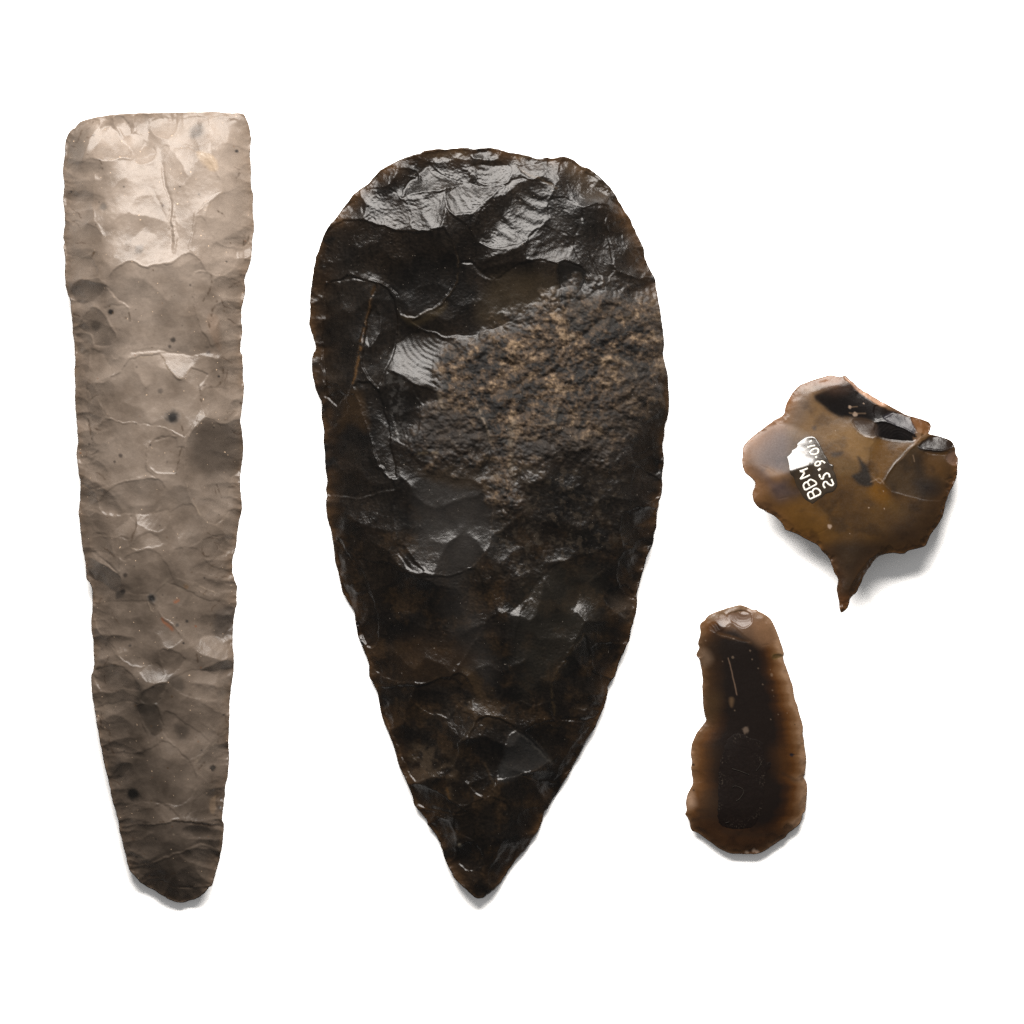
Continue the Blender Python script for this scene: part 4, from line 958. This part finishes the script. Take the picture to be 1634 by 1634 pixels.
sc(TR([(640,1260),(720,1420),(740,1540),(730,1600),(712,1470),(680,1330)]), (-0.35,0.05), 0.05, 0.4, 0.8)
sc(TR([(1000,1255),(930,1320),(870,1430),(800,1530),(790,1480),(850,1370),(920,1280),(980,1245)]), (0.40,0.0), 0.05, 0.5, 0.8)
sc(TR([(150,560),(330,400),(480,460),(503,520),(515,600),(545,655),(420,700),(250,740)]), (-0.05,0.53), 0.03, 0.0, 0.0, soft=6)
sc(TR([(560,200),(700,140),(800,120),(960,255),(1000,300),(960,390),(830,352),(725,345),(640,290)]), (0.0,-0.34), 0.05, 0.0, 0.0, soft=8)
ln = Cb.line
ln(TR([(1230,510),(1100,645),(1010,775)]), 0.7, 1.4); ln(TR([(1315,462),(1270,480),(1230,520)]), 1.2, 1.8)
ln(TR([(1215,590),(1225,640)]), 0.4, 1.2)
ln(TR([(330,720),(210,660)]), -0.3, 1.0); ln(TR([(320,880),(400,870)]), -0.4, 1.0); ln(TR([(570,1120),(660,1070)]), -0.3, 1.0)
Cb.add += 0.16 * fbm(Cb.X, Cb.Y, 12, 3, 407)
ced = np.exp(-np.clip(Cb.sd, 0, None) / 7)
Cb.add += ced * 0.8 * fbm(Cb.X, Cb.Y, 6, 3, 408)
Cb.solve()
X, Y = Cb.X, Cb.Y
n1 = fbm(X, Y, 60, 4, 411); n2 = fbm(X, Y, 22, 4, 413)
olive = np.array([0.0513,0.0289,0.0069]); brownc = np.array([0.0249,0.0132,0.0032]); sand = np.array([0.0904,0.0558,0.0212])
f1 = np.clip(0.5 + 0.8 * n1 + 0.4 * n2, 0, 1)[..., None]
Cb.col = brownc + (olive - brownc) * f1
tn = Cb.tint
tn(TR([(390,240),(520,130),(600,210),(700,330),(960,470),(920,600),(850,640),(700,560),(560,480),(400,460),(330,400)]), (0.0858,0.0568,0.0250), 0.85, 12)
tn(TR([(400,320),(480,180),(540,200),(520,340),(430,430)]), (0.0685,0.0526,0.0338), 0.8, 14)
tn(TR([(120,520),(330,380),(400,480),(390,700),(330,880),(200,700)]), (0.0564,0.0424,0.0330), 0.75, 16)
tn(TR([(220,520),(330,440),(400,500),(380,760),(470,840),(350,900),(240,720)]), (0.0336,0.0270,0.0242), 0.7, 14)
tn(TR([(240,680),(330,700),(400,740),(300,770)]), (0.0869,0.0486,0.0149), 0.7, 7)
tn(TR([(170,800),(260,820),(260,940),(190,900)]), (0.0580,0.0318,0.0094), 0.6, 10)
tn(TR([(640,480),(800,420),(960,480),(930,600),(860,640),(760,560)]), (0.0904,0.0567,0.0192), 0.7, 9)
tn(TR([(650,620),(740,610),(850,660),(870,720),(720,720),(680,660)]), (0.0656,0.0422,0.0150), 0.7, 8)
tn(TR([(985,495),(1215,520),(1080,650),(1000,770),(930,690)]), (0.0599,0.0318,0.0047), 0.85, 5)
tn(TR([(1080,660),(1230,530),(1440,600),(1450,780),(1330,880),(1120,850),(1020,780)]), (0.0245,0.0161,0.0068), 0.8, 6)
tn(TR([(1270,590),(1400,600),(1420,740),(1300,720)]), (0.0515,0.0272,0.0066), 0.6, 14)
tn(TR([(1210,620),(1260,600),(1280,720),(1230,720)]), (0.0097,0.0069,0.0041), 0.7, 9)
tn(TR([(1220,760),(1360,760),(1380,860),(1260,860)]), (0.0096,0.0077,0.0059), 0.8, 14)
tn(TR([(930,780),(1010,790),(1060,870),(1020,920),(930,850)]), (0.0711,0.0346,0.0020), 0.8, 10)
tn(TR([(1030,880),(1180,950),(1160,1010),(1060,960)]), (0.0495,0.0298,0.0073), 0.6, 12)
tn(TR([(300,950),(480,900),(620,980),(700,1100),(620,1180),(430,1090)]), (0.0682,0.0363,0.0064), 0.7, 16)
tn(TR([(520,1000),(900,980),(1180,1080),(1000,1200),(720,1200)]), (0.0331,0.0190,0.0050), 0.6, 22, noise=(26, 0.4, 0.05))
tn(TR([(640,1180),(1000,1190),(900,1330),(800,1500),(720,1540),(700,1400)]), (0.0130,0.0092,0.0055), 0.75, 12)
tn(TR([(725,1520),(790,1530),(745,1622)]), (0.0418,0.0194,0.0063), 0.8, 6)
blk = (0.0040,0.0034,0.0030)
tn(TR([(570,215),(640,180),(800,130),(880,190),(960,260),(1190,350),(1240,440),(1215,512),(980,482),(970,395),(830,352),(725,345),(640,290)]), blk, 0.97, 4, rough=0.28)
tn(TR([(620,150),(760,100),(830,160),(760,200),(660,190)]), (0.0230,0.0137,0.0080), 0.7, 9)
tn(TR([(560,120),(740,85),(800,110),(700,140)]), (0.0833,0.0412,0.0159), 0.7, 7)
tn(TR([(825,355),(970,395),(982,478),(900,475),(840,430)]), (0.0241,0.0185,0.0138), 0.8, 5)
tn(TR([(1010,345),(1100,322),(1180,347),(1240,452),(1160,430),(1060,385)]), (0.0173,0.0163,0.0173), 0.9, 2.5, rough=0.3)
tn(TR([(1245,545),(1320,475),(1430,492),(1482,535),(1440,572),(1300,575)]), (0.0064,0.0054,0.0045), 0.95, 3, rough=0.25)
tn(TR([(765,84),(870,165),(1045,270),(1030,282),(960,255),(860,190),(790,120)]), (0.2444,0.1648,0.0993), 0.85, 1.6, rough=0.6)
tn(TR([(1050,270),(1190,340),(1180,350),(1100,320),(1040,300)]), (0.1147,0.0726,0.0352), 0.6, 2.5)
tn(TR([(1195,345),(1300,378),(1325,410),(1310,455),(1245,445)]), (0.0833,0.0421,0.0140), 0.9, 3)
tn(TR([(1240,420),(1300,450),(1240,520),(1215,500)]), (0.1226,0.0804,0.0421), 0.7, 3, noise=(8, 0.2, 0.1))
tn(TR([(1430,595),(1490,565),(1505,630),(1480,665),(1435,640)]), (0.0849,0.0615,0.0428), 0.7, 3)
for pts, c, am, so in [([(850,610),(885,640),(915,690),(945,790),(880,800),(810,740),(870,700)], (0.0080,0.0066,0.0047), .9, 4), ([(680,580),(750,575),(740,600),(690,610)], (0.0256,0.0209,0.0153), .8, 4), ([(555,410),(580,405),(578,435),(558,432)], (0.0361,0.0286,0.0202), .8, 3)]:
    tn(TR(pts), c, am, so)
edge = np.exp(-np.clip(Cb.sd, 0, None) / 9)
up = sstep(840, 640, Y)
edge = np.clip(edge * (0.35 + 0.65 * up) * (0.8 + 0.8 * fbm(X, Y, 24, 3, 415)), 0, 0.85)[..., None] * (1 - 0.85 * sstep(1330, 1350, X) * sstep(760, 700, Y))[..., None]
Cb.col = Cb.col * (1 - edge) + np.array([0.1081,0.0557,0.0220]) * edge
thin = np.exp(-np.clip(Cb.sd, 0, None) / 22)[..., None] * (0.6 * sstep(1285, 1225, X))[..., None] * sstep(860, 760, Y)[..., None]
Cb.col = Cb.col * (1 - thin) + np.array([0.1276,0.0761,0.0368]) * thin
Cb.rough = np.where(Cb.rough > 0.38, 0.29, Cb.rough)
w, m = Cb.cmask(TR([(100,560),(330,380),(520,440),(560,600),(570,700),(430,760),(150,760)]), 12)
Cb.rough[w] = np.maximum(Cb.rough[w], 0.58 * m)
for x, y, r in [(800,284,2.6),(835,332,3.6),(890,262,1.2),(665,1062,3.4),(705,438,1.0),(1020,946,1.0),(920,940,1.0),(1015,832,0.9),(795,1108,0.8),(550,905,0.8)]:
    q = TR([(x, y)])[0]; Cb.spot(q[0], q[1], r, (0.1605,0.1278,0.0856), 0.9, soft=0.3)
for pts in [[(790,288),(850,282)], [(800,322),(900,326)], [(1230,515),(1170,580),(1100,650)], [(930,770),(990,755),(1020,785)], [(1320,463),(1240,500),(1200,545)], [(1210,600),(1220,640)]]:
    Cb.stroke(TR(pts), (0.1214,0.0887,0.0512), 0.9, 0.55)
tn(TR([(1080,1000),(1250,880),(1430,840),(1420,1000),(1290,1190),(1000,1250),(880,1230)]), (0.016,0.010,0.005), 0.6, 22)
cl = sstep(0.05, 0.45, fbm(X, Y, 34, 4, 441))[..., None] * 0.5
Cb.col = Cb.col * (1 - cl) + Cb.col * np.array([0.42, 0.42, 0.5]) * cl
Cb.contrast(1.2); Cb.saturate(1.0, 0.90); Cb.col = Cb.col * np.array([1.0, 0.87, 0.88])
bor_mat = flint_material('honey_flint', var=0.14, var_scale=260, fine=0.08, fine_scale=1500, spec=0.12, gain=0.44, bump=0.04, bump_scale=2000)
spur_pts = TR([(560,1190),(660,1225),(800,1215),(940,1200),(1030,1240),(960,1640),(600,1640)])
pb = build_stone(Cb, 'flint_borer', 'honey brown flint borer with downward spur and white inked catalogue number', 'stone borer', bor_mat, ze=20, Hb=26,
    parts=[('body', None, None, True),
           ('spur', poly_sel(spur_pts, 7), 'dark retouched drilling spur', True),
           ('cortex', poly_sel(TR([(750,70),(775,105),(860,186),(960,250),(1040,280),(1080,300),(1090,260),(900,140)]), 8, 0.5), 'thin cream cortex along the upper edge', True)], D0b=110)

# ---- varnish patch and white ink catalogue number on the borer
def ribbon(stone, pts, width, lift, thick, closed=False):
    P = catmull(pts, 5, closed)
    if closed:
        P = np.concatenate([P, P[:1]])
    t = np.gradient(P, axis=0); t /= np.linalg.norm(t, axis=1, keepdims=True) + 1e-9
    nrm = np.stack([-t[:, 1], t[:, 0]], 1)
    wv = width * (1 + 0.15 * fbm(P[:, 0] * 3, P[:, 1] * 3, 6, 2, 99))[:, None] * 0.5
    rows = []
    for off, zz in ((-1.0, -0.6), (-0.85, 0.7), (0.0, 1.0), (0.85, 0.7), (1.0, -0.6)):
        q = P + nrm * wv * off
        rows.append(wpos(q[:, 0], q[:, 1], stone.hz(P[:, 0], P[:, 1]) + stone.lift + lift + thick * zz, stone.k))
    V = np.concatenate(rows); n = len(P)
    F = [[r * n + i, r * n + i + 1, (r + 1) * n + i + 1, (r + 1) * n + i] for r in range(4) for i in range(n - 1)]
    F += [[4 * n + i, 4 * n + i + 1, i + 1, i] for i in range(n - 1)]
    for i in (0, n - 1):
        F += [[i, n + i, 2 * n + i, 3 * n + i], [i, 3 * n + i, 4 * n + i, 4 * n + i]][:1]
    return V, np.array(F)[:, ::-1]

varn = TQ([(420,390),(500,310),(620,235),(760,220),(830,250),(870,300),(930,400),(1000,560),(1080,690),(1140,810),(1220,850),(1215,960),(1260,1050),(1300,1250),(1280,1340),(1200,1430),(1050,1470),(980,1540),(880,1600),(760,1690),(700,1660),(600,1600),(540,1530),(480,1420),(400,1290),(340,1110),(280,1050),(250,950),(240,840),(205,700),(190,670),(300,570),(310,520),(420,450)])
vg = 0.6
lo, hi = varn.min(0) - 2, varn.max(0) + 2
vm = int((hi[0] - lo[0]) / vg) + 1; vn = int((hi[1] - lo[1]) / vg) + 1
VX, VY = np.meshgrid(lo[0] + np.arange(vm) * vg, lo[1] + np.arange(vn) * vg)
dv, ins, qx, qy = seg_dist(VX.ravel(), VY.ravel(), catmull(varn, 4))
sdv = np.where(ins, dv, -dv).reshape(VX.shape); qx = qx.reshape(VX.shape); qy = qy.reshape(VX.shape)
cell = (sdv[:-1, :-1] + sdv[1:, :-1] + sdv[:-1, 1:] + sdv[1:, 1:]) > 0
cnt = np.zeros(sdv.shape, int); cnt[:-1, :-1] += cell; cnt[1:, :-1] += cell; cnt[:-1, 1:] += cell; cnt[1:, 1:] += cell
used = cnt > 0; bnd = used & (cnt < 4)
vx = np.where(bnd, qx, VX); vy = np.where(bnd, qy, VY)
# the dried varnish pools thicker along one side, so that side tips towards the lamp
gl = TQ([(205,690),(310,520),(420,440),(540,340),(600,480),(600,640),(640,780),(560,830),(470,900),(330,1040),(260,950)])
dg, ig, _, _ = seg_dist(VX.ravel(), VY.ravel(), catmull(gl, 3))
sg = np.where(ig, dg, -dg).reshape(VX.shape) + 3.0 * fbm(VX * 1.0, VY * 0.4, 3.0, 3, 431)
gmask = sstep(-3.0, 3.0, sg)
base = Cb.hz(VX, VY)
yt = VY[used].min()
pool = 0.0 * (VY - yt) * gmask
pool = blur(pool, 3.0)
hv = base + 0.3 + pool * sstep(0, 2.5, sdv) + 0.4 * np.clip(sdv / 2.2, 0, 1)
s_lift = Cb.lift
iv = np.full(used.shape, -1); iv[used] = np.arange(used.sum())
Vv = wpos(vx[used], vy[used], np.where(bnd, Cb.hz(vx, vy) - 0.3, hv)[used] + s_lift, Cb.k)
a, b = np.nonzero(cell)
Fv = np.stack([iv[a, b], iv[a + 1, b], iv[a + 1, b + 1], iv[a, b + 1]], 1)
varn_mat = plain_material('dark_varnish', (0.008, 0.0048, 0.0020), 0.22, 0.36, (500, 0.4))
ink_mat = plain_material('white_ink', (0.28, 0.265, 0.235), 0.6, 0.3, (900, 0.25))
lab = mesh_object('varnish_label', Vv, Fv, varn_mat, Cb.root, origin=Cb.origin)
lab['label'] = 'glossy dark varnish patch carrying the white inked catalogue number'
class VarnishTop:
    k = Cb.k; lift = Cb.lift
    @staticmethod
    def hz(x, y):
        j = np.clip((np.asarray(x) - lo[0]) / vg, 0, vm - 1).astype(int); i = np.clip((np.asarray(y) - lo[1]) / vg, 0, vn - 1).astype(int)
        return hv[i, j]
glyphs = [
    ('letter_b', [([(700,1590),(915,1490)],0), ([(700,1590),(655,1490),(690,1440),(750,1440),(800,1535)],0), ([(750,1440),(780,1380),(840,1360),(900,1390),(930,1440),(915,1490)],0)]),
    ('letter_b', [([(600,1395),(840,1270)],0), ([(600,1395),(560,1310),(580,1250),(640,1225),(690,1300)],0), ([(650,1215),(710,1165),(780,1190),(830,1225),(840,1270)],0)]),
    ('letter_m', [([(700,1065),(600,1115),(490,1155)],0), ([(490,1155),(545,1080),(585,1010)],0), ([(585,1010),(480,985)],0), ([(480,985),(570,955),(655,920)],0)]),
    ('numeral_two', [([(1030,1350),(992,1290),(1010,1225),(1060,1215),(1100,1260),(1170,1295),(1215,1265)],0), ([(1215,1265),(1190,1210),(1165,1150)],0)]),
    ('numeral_five', [([(900,1050),(925,1115)],0), ([(930,1140),(985,1150),(1000,1085),(1060,1030),(1115,1050),(1130,1110)],0)]),
    ('full_stop', [([(880,965),(935,925)],0)]),
    ('numeral_nine', [([(815,830),(850,780),(910,775),(930,820),(890,860),(830,865)],1), ([(925,785),(970,765),(1030,805)],0)]),
    ('full_stop', [([(822,690),(862,664)],0)]),
    ('numeral_zero', [([(705,590),(755,520),(840,490),(890,520),(870,590),(790,620)],1)]),
    ('numeral_one', [([(650,470),(730,440),(820,425)],0)]),
    ('full_stop', [([(692,352),(755,318)],0)]),
]
for gname, strokes in glyphs:
    Vs, Fs, base_i = [], [], 0
    for pts, cl in strokes:
        wd = 2.9 if gname != 'full_stop' else 3.6
        v, f = ribbon(VarnishTop, TQ(pts), wd, 0.25, 0.35, bool(cl))
        Vs.append(v); Fs.append(f + base_i); base_i += len(v)
    o = mesh_object(gname, np.concatenate(Vs), np.concatenate(Fs), ink_mat, lab, origin=Cb.origin)
print('borer', time.time() - T0)
# ================================================================== 4. end scraper on a translucent flake
scr_outline = np.concatenate([
    U1([(700,120),(755,115),(810,128),(860,150),(890,165),(940,165),(970,190),(1005,205),(1060,235),(1110,280),(1150,350),(1185,430),(1220,530),(1250,620),(1268,690),(1258,735),(1275,800),(1310,890),(1350,1010),(1375,1090),(1395,1220),(1430,1310),(1450,1400),(1475,1480)]),
    U2([(1495,90),(1490,170),(1505,220),(1510,290),(1525,380),(1535,470),(1525,560),(1515,640),(1500,665),(1530,720),(1545,780),(1542,880),(1530,980),(1520,1070),(1490,1110),(1475,1180),(1440,1240),(1380,1290),(1320,1335),(1280,1385),(1200,1435),(1120,1490),(1040,1540),(960,1575),(850,1580),(740,1578),(640,1573),(560,1545),(480,1500),(400,1440),(330,1390),(260,1340),(180,1300),(160,1250),(150,1200),(125,1150),(98,1110),(115,1050),(105,960),(125,870),(160,800),(185,755),(190,700),(178,640),(168,560),(178,490),(165,400),(170,310),(190,240),(230,150),(290,70)]),
    U1([(345,1480),(330,1420),(310,1300),(305,1190),(300,1100),(305,990),(295,900),(275,800),(260,750),(230,715),(235,680),(265,620),(248,570),(275,470),(280,430),(270,370),(285,325),(330,290),(370,240),(440,205),(520,175),(610,145)]),
])
D = Stone(scr_outline, 1.1, 0.5, 71, H=16, D0=75, dome_blur=10, sub=5)
D.WX = D.X + 1.5 * fbm(D.X, D.Y, 18, 3, 501); D.WY = D.Y + 1.5 * fbm(D.X, D.Y, 18, 3, 502)
D.RIM = 0.4; D.LEAN = 1.0; D.LIM = 1.5
D.retouch(10, 0.8, 9, 505)
D.retouch(24, 1.2, 16, 506, where=lambda x, y: y > 1180)
sc = D.scar
sc(U1([(590,220),(680,190),(760,170),(880,210),(890,320),(840,370),(760,385),(690,340),(620,300)]), (0.02,0.02), 0.5, 0.6, 1.4, 8, ripple=(*U1([(780,180)])[0], 5, 0.16))
sc(U1([(720,190),(800,180),(860,210),(800,230)]), (0.0,0.2), 0.3, 0.5, 0.6)
sc(U1([(500,210),(600,230),(640,360),(560,370),(490,330)]), (-0.08,0.28), 0.2, 0.4, 0.6)
sc(U1([(400,320),(480,330),(520,430),(430,440),(370,390)]), (-0.1,0.05), 0.1, 0.3, 0.4, ripple=(*U1([(600,250)])[0], 4, 0.25))
sc(U1([(620,330),(720,400),(870,540),(800,560),(600,500),(440,450),(540,400)]), (-0.04,0.0), 0.08, 0.3, 0.4)
sc(U1([(1120,740),(1160,695),(1260,700),(1255,740),(1150,760)]), (0.1,-0.1), 0.3, 0.7, 0.8)
sc(U1([(250,570),(300,600),(310,720),(250,740),(235,690)]), (-0.2,0.1), 0.3, 0.5, 0.8)
sc(U2([(880,1510),(970,1530),(960,1570),(830,1575)]), (0,0.35), 0.2, 0.3, 0.4)
ln = D.line
ln(U1([(605,740),(650,920),(710,1180)]), 0.9, 0.9)
ln(U2([(1330,400),(1500,410)]), -0.4, 1.0); ln(U2([(1430,680),(1510,640)]), -0.6, 1.6)
ln(U1([(1000,590),(1100,580)]), -0.4, 1.4)
D.add += 0.15 * fbm(D.X, D.Y, 9, 3, 507)
D.solve()
X, Y = D.X, D.Y
n1 = fbm(X, Y * 2.2, 46, 4, 511); n2 = fbm(X, Y, 16, 3, 513)
# thickness of the flake decides how much of the pale translucent stone shows
u = (X - (1178 + 0.10 * (Y - 1150))) 
halfw = 70 + 0.13 * (Y - 1000)
asym = np.clip(D.sd / 40 + 0.12 * n1 + 0.16 * fbm(X + 0.25 * Y, Y * 5, 70, 3, 517) - 0.20 * np.clip(u / 60, 0, 1) + 0.06, 0, 1.3)
stops = [(0.0, (0.120, 0.083, 0.052)), (0.14, (0.078, 0.047, 0.024)), (0.38, (0.044, 0.0210, 0.0076)), (0.66, (0.0160, 0.0080, 0.0038)), (1.0, (0.0060, 0.0042, 0.0032))]
D.col = np.stack([np.interp(asym, [t for t, _ in stops], [c[i] for _, c in stops]) for i in range(3)], -1)
tn = D.tint
tn(U1([(255,560),(330,480),(480,520),(500,1480),(330,1480),(300,1000)]), (0.017,0.0115,0.0065), 0.7, 16)
tn(U2([(150,1180),(420,1080),(900,1250),(1300,1240),(1400,1330),(900,1600),(500,1540),(200,1330)]), (0.016,0.0085,0.0042), 0.75, 14)
tn(U2([(160,300),(330,200),(430,400),(400,700),(480,1000),(300,1150),(120,1050),(190,700)]), (0.060,0.036,0.018), 0.32, 24)
tn(U1([(600,200),(880,190),(1100,300),(1150,520),(1000,620),(850,530),(700,420),(560,380)]), (0.066,0.043,0.026), 0.75, 8)
tn(U1([(900,330),(1100,330),(1130,520),(960,560)]), (0.085,0.054,0.031), 0.6, 9)
tn(U1([(620,220),(860,200),(880,330),(760,380),(650,310)]), (0.060,0.042,0.030), 0.7, 4)
tn(U1([(520,290),(600,280),(630,350),(540,360)]), (0.100,0.082,0.064), 0.7, 4)
tn(U1([(380,240),(700,130),(860,160),(600,210),(430,300)]), (0.070,0.054,0.036), 0.7, 5)
tn(U1([(480,440),(620,470),(860,560),(820,540),(560,500)]), (0.055,0.030,0.012), 0.6, 4)
tn(U1([(400,500),(700,520),(960,620),(1060,800),(1000,1100),(900,1500),(480,1480),(440,900),(330,700)]), (0.0055,0.0042,0.0034), 0.6, 34)
tn(U1([(250,650),(330,640),(420,760),(320,850),(280,780)]), (0.085,0.064,0.044), 0.6, 8)
tn(U1([(320,1180),(520,1180),(460,1440),(340,1440)]), (0.030,0.020,0.010), 0.45, 14)
tn(U1([(620,1220),(670,1220),(660,1310),(630,1310)]), (0.055,0.038,0.022), 0.7, 3)
tn(U1([(1130,700),(1180,690),(1260,700),(1240,735),(1140,755)]), (0.040,0.029,0.011), 0.8, 3)
tn(U2([(0,0),(330,-20),(300,160),(220,220),(300,60)]), (0.012,0.008,0.005), 0.3, 10)
tn(U2([(480,1260),(900,1300),(1300,1280),(1180,1440),(700,1500),(420,1400)]), (0.030,0.0155,0.0070), 0.7, 14, noise=(20, 0.3, 0.1))
tn(U2([(120,870),(180,850),(220,1000),(130,1020)]), (0.19,0.145,0.105), 0.6, 7)
tn(U2([(1470,690),(1520,720),(1530,900),(1500,1000),(1440,900)]), (0.125,0.088,0.056), 0.5, 8)
tn(U2([(1160,360),(1320,300),(1380,520),(1300,650),(1200,620)]), (0.050,0.024,0.008), 0.4, 20)
for pts in [[(190,1180),(420,1130),(700,1240)],[(240,1060),(400,1080),(560,1200)],[(560,1310),(900,1350),(1150,1330)],[(1250,620),(1400,700),(1500,660)]]:
    D.stroke(U2(pts), (0.016,0.010,0.006), 4, 0.5)
D.rough = np.full_like(D.sd, 0.28)
for tt, x, y, r in [(U1,668,512,2),(U1,660,732,3),(U1,865,653,2),(U1,888,755,1.6),(U1,960,862,1.3),(U1,1122,940,3.2),(U1,1105,878,1.2),(U1,1015,1053,1.6),(U1,1128,1122,1.6),(U1,1145,1192,1.0),(U1,1198,1408,1.4),(U1,1305,1393,1.2),(U1,680,1362,1.6),(U1,1110,1465,1.6),(U1,340,535,1.2),(U1,540,780,1.3),(U1,285,378,1.6),(U1,395,412,1.4)]:
    q = tt([(x, y)])[0]; D.spot(q[0], q[1], r * 0.75, (0.13, 0.105, 0.075), 0.32, soft=0.3)
q = U2([(815,105)])[0]; D.spot(q[0], q[1], 4.6, (0.060, 0.048, 0.036), 0.9, ry=5.5, soft=0.4)
q = U2([(1358,402)])[0]; D.spot(q[0], q[1], 3.6, (0.006, 0.006, 0.008), 0.95, ry=2.6, soft=0.5)
for x, y, r in [(198,822,1.4),(195,520,2.2),(1395,45,0.8),(1180,720,0.8)]:
    q = U2([(x, y)])[0]; D.spot(q[0], q[1], r, (0.010, 0.007, 0.005), 0.8)
for x, y in [(910,1535),(830,1560),(950,1550)]:
    q = U2([(x, y)])[0]; D.spot(q[0], q[1], 3.0, (0.16, 0.13, 0.10), 0.7)
D.stroke(U1([(605,740),(640,880),(680,1050),(710,1180)]), (0.085, 0.062, 0.044), 0.8, 0.8)
D.contrast(1.08); D.saturate(1.12, 0.82); D.col = D.col * np.array([1.04, 0.93, 0.93])
scr_mat = flint_material('smoky_flint', var=0.10, var_scale=260, fine=0.10, fine_scale=1800, spec=0.10, gain=0.62, bump=0.04, bump_scale=2000)
build_stone(D, 'flint_scraper', 'small smoky brown flint scraper with pale translucent rim, at the lower right', 'stone scraper', scr_mat, ze=5, Hb=9,
    parts=[('body', None, None, True),
           ('striking_platform', poly_sel(U1([(250,460),(300,250),(500,120),(760,60),(1000,160),(1040,240),(900,330),(760,390),(640,370),(480,340)]), 6, 1.0), 'rippled scar at the struck end', True)], D0b=80)
# ---- worn patch of old dark varnish with a ghost of an inked number
vpts = U2([(640,170),(740,140),(880,200),(1020,260),(1040,480),(1110,480),(1110,560),(1060,640),(1020,980),(960,1180),(860,1270),(660,1280),(490,1210),(480,930),(490,700),(490,560),(560,300)])
vg2 = 1.0
lo2, hi2 = vpts.min(0) - 2, vpts.max(0) + 2
m2 = int((hi2[0] - lo2[0]) / vg2) + 1; n2_ = int((hi2[1] - lo2[1]) / vg2) + 1
VX, VY = np.meshgrid(lo2[0] + np.arange(m2) * vg2, lo2[1] + np.arange(n2_) * vg2)
WXv = VX + 2.0 * fbm(VX, VY, 8, 3, 521); WYv = VY + 2.0 * fbm(VX, VY, 8, 3, 523)
dv, ins, _, _ = seg_dist(WXv.ravel(), WYv.ravel(), catmull(vpts, 3))
sd2 = np.where(ins, dv, -dv).reshape(VX.shape)
cell = (sd2[:-1, :-1] + sd2[1:, :-1] + sd2[:-1, 1:] + sd2[1:, 1:]) > 0
cnt = np.zeros(sd2.shape, int); cnt[:-1, :-1] += cell; cnt[1:, :-1] += cell; cnt[:-1, 1:] += cell; cnt[1:, 1:] += cell
used = cnt > 0; bnd = used & (cnt < 4)
h2 = D.hz(VX, VY) + np.where(bnd, -0.2, 0.12 + 0.10 * fbm(VX, VY, 5, 3, 527))
iv = np.full(used.shape, -1); iv[used] = np.arange(used.sum())
a, b = np.nonzero(cell)
Fv = np.stack([iv[a, b], iv[a + 1, b], iv[a + 1, b + 1], iv[a, b + 1]], 1)
colv = np.ones((used.sum(), 3)) * np.array([0.0055, 0.0030, 0.0022])
spk = sstep(0.22, 0.40, fbm(VX, VY, 2.6, 2, 531)) * np.clip(np.exp(-np.abs(sd2 - 5) / 6) + 0.04, 0, 1) * sstep(0.0, 0.3, fbm(VX, VY, 24, 2, 533) + 0.1)
spk = spk[used][:, None]
colv = colv * (1 - spk) + np.array([0.036, 0.028, 0.021]) * spk
scr_v_mat = flint_material('old_varnish', var=0.25, var_scale=600, fine=0.2, fine_scale=2400, spec=0.05, gain=0.42, bump=0.10, bump_scale=2600)
ov = mesh_object('varnish_label', wpos(VX[used], VY[used], h2[used] + D.lift, D.k), Fv, scr_v_mat, D.root, colv, np.full(used.sum(), 0.5), origin=D.origin)
ov['label'] = 'dark flaking patch of old varnish with a worn number'
old_ink = plain_material('worn_ink', (0.009, 0.0072, 0.0056), 0.7, 0.05, (1500, 0.8))
class OldTop:
    k = D.k; lift = D.lift
    @staticmethod
    def hz(x, y):
        return D.hz(x, y) + 0.4
for gname, pts, cl in [('numeral_one', [(650,565),(750,595),(850,635)], 0), ('numeral_nine', [(650,790),(690,770),(770,800),(785,850),(740,920),(700,945)], 0), ('worn_stroke', [(1000,480),(975,540),(935,590)], 0), ('worn_stroke', [(570,1210),(620,1195)], 0)]:
    v, f = ribbon(OldTop, U2(pts), 1.3, 0.1, 0.2, bool(cl))
    mesh_object(gname, v, f, old_ink, ov, origin=D.origin)
print('scraper', time.time() - T0)
print('done', time.time() - T0)
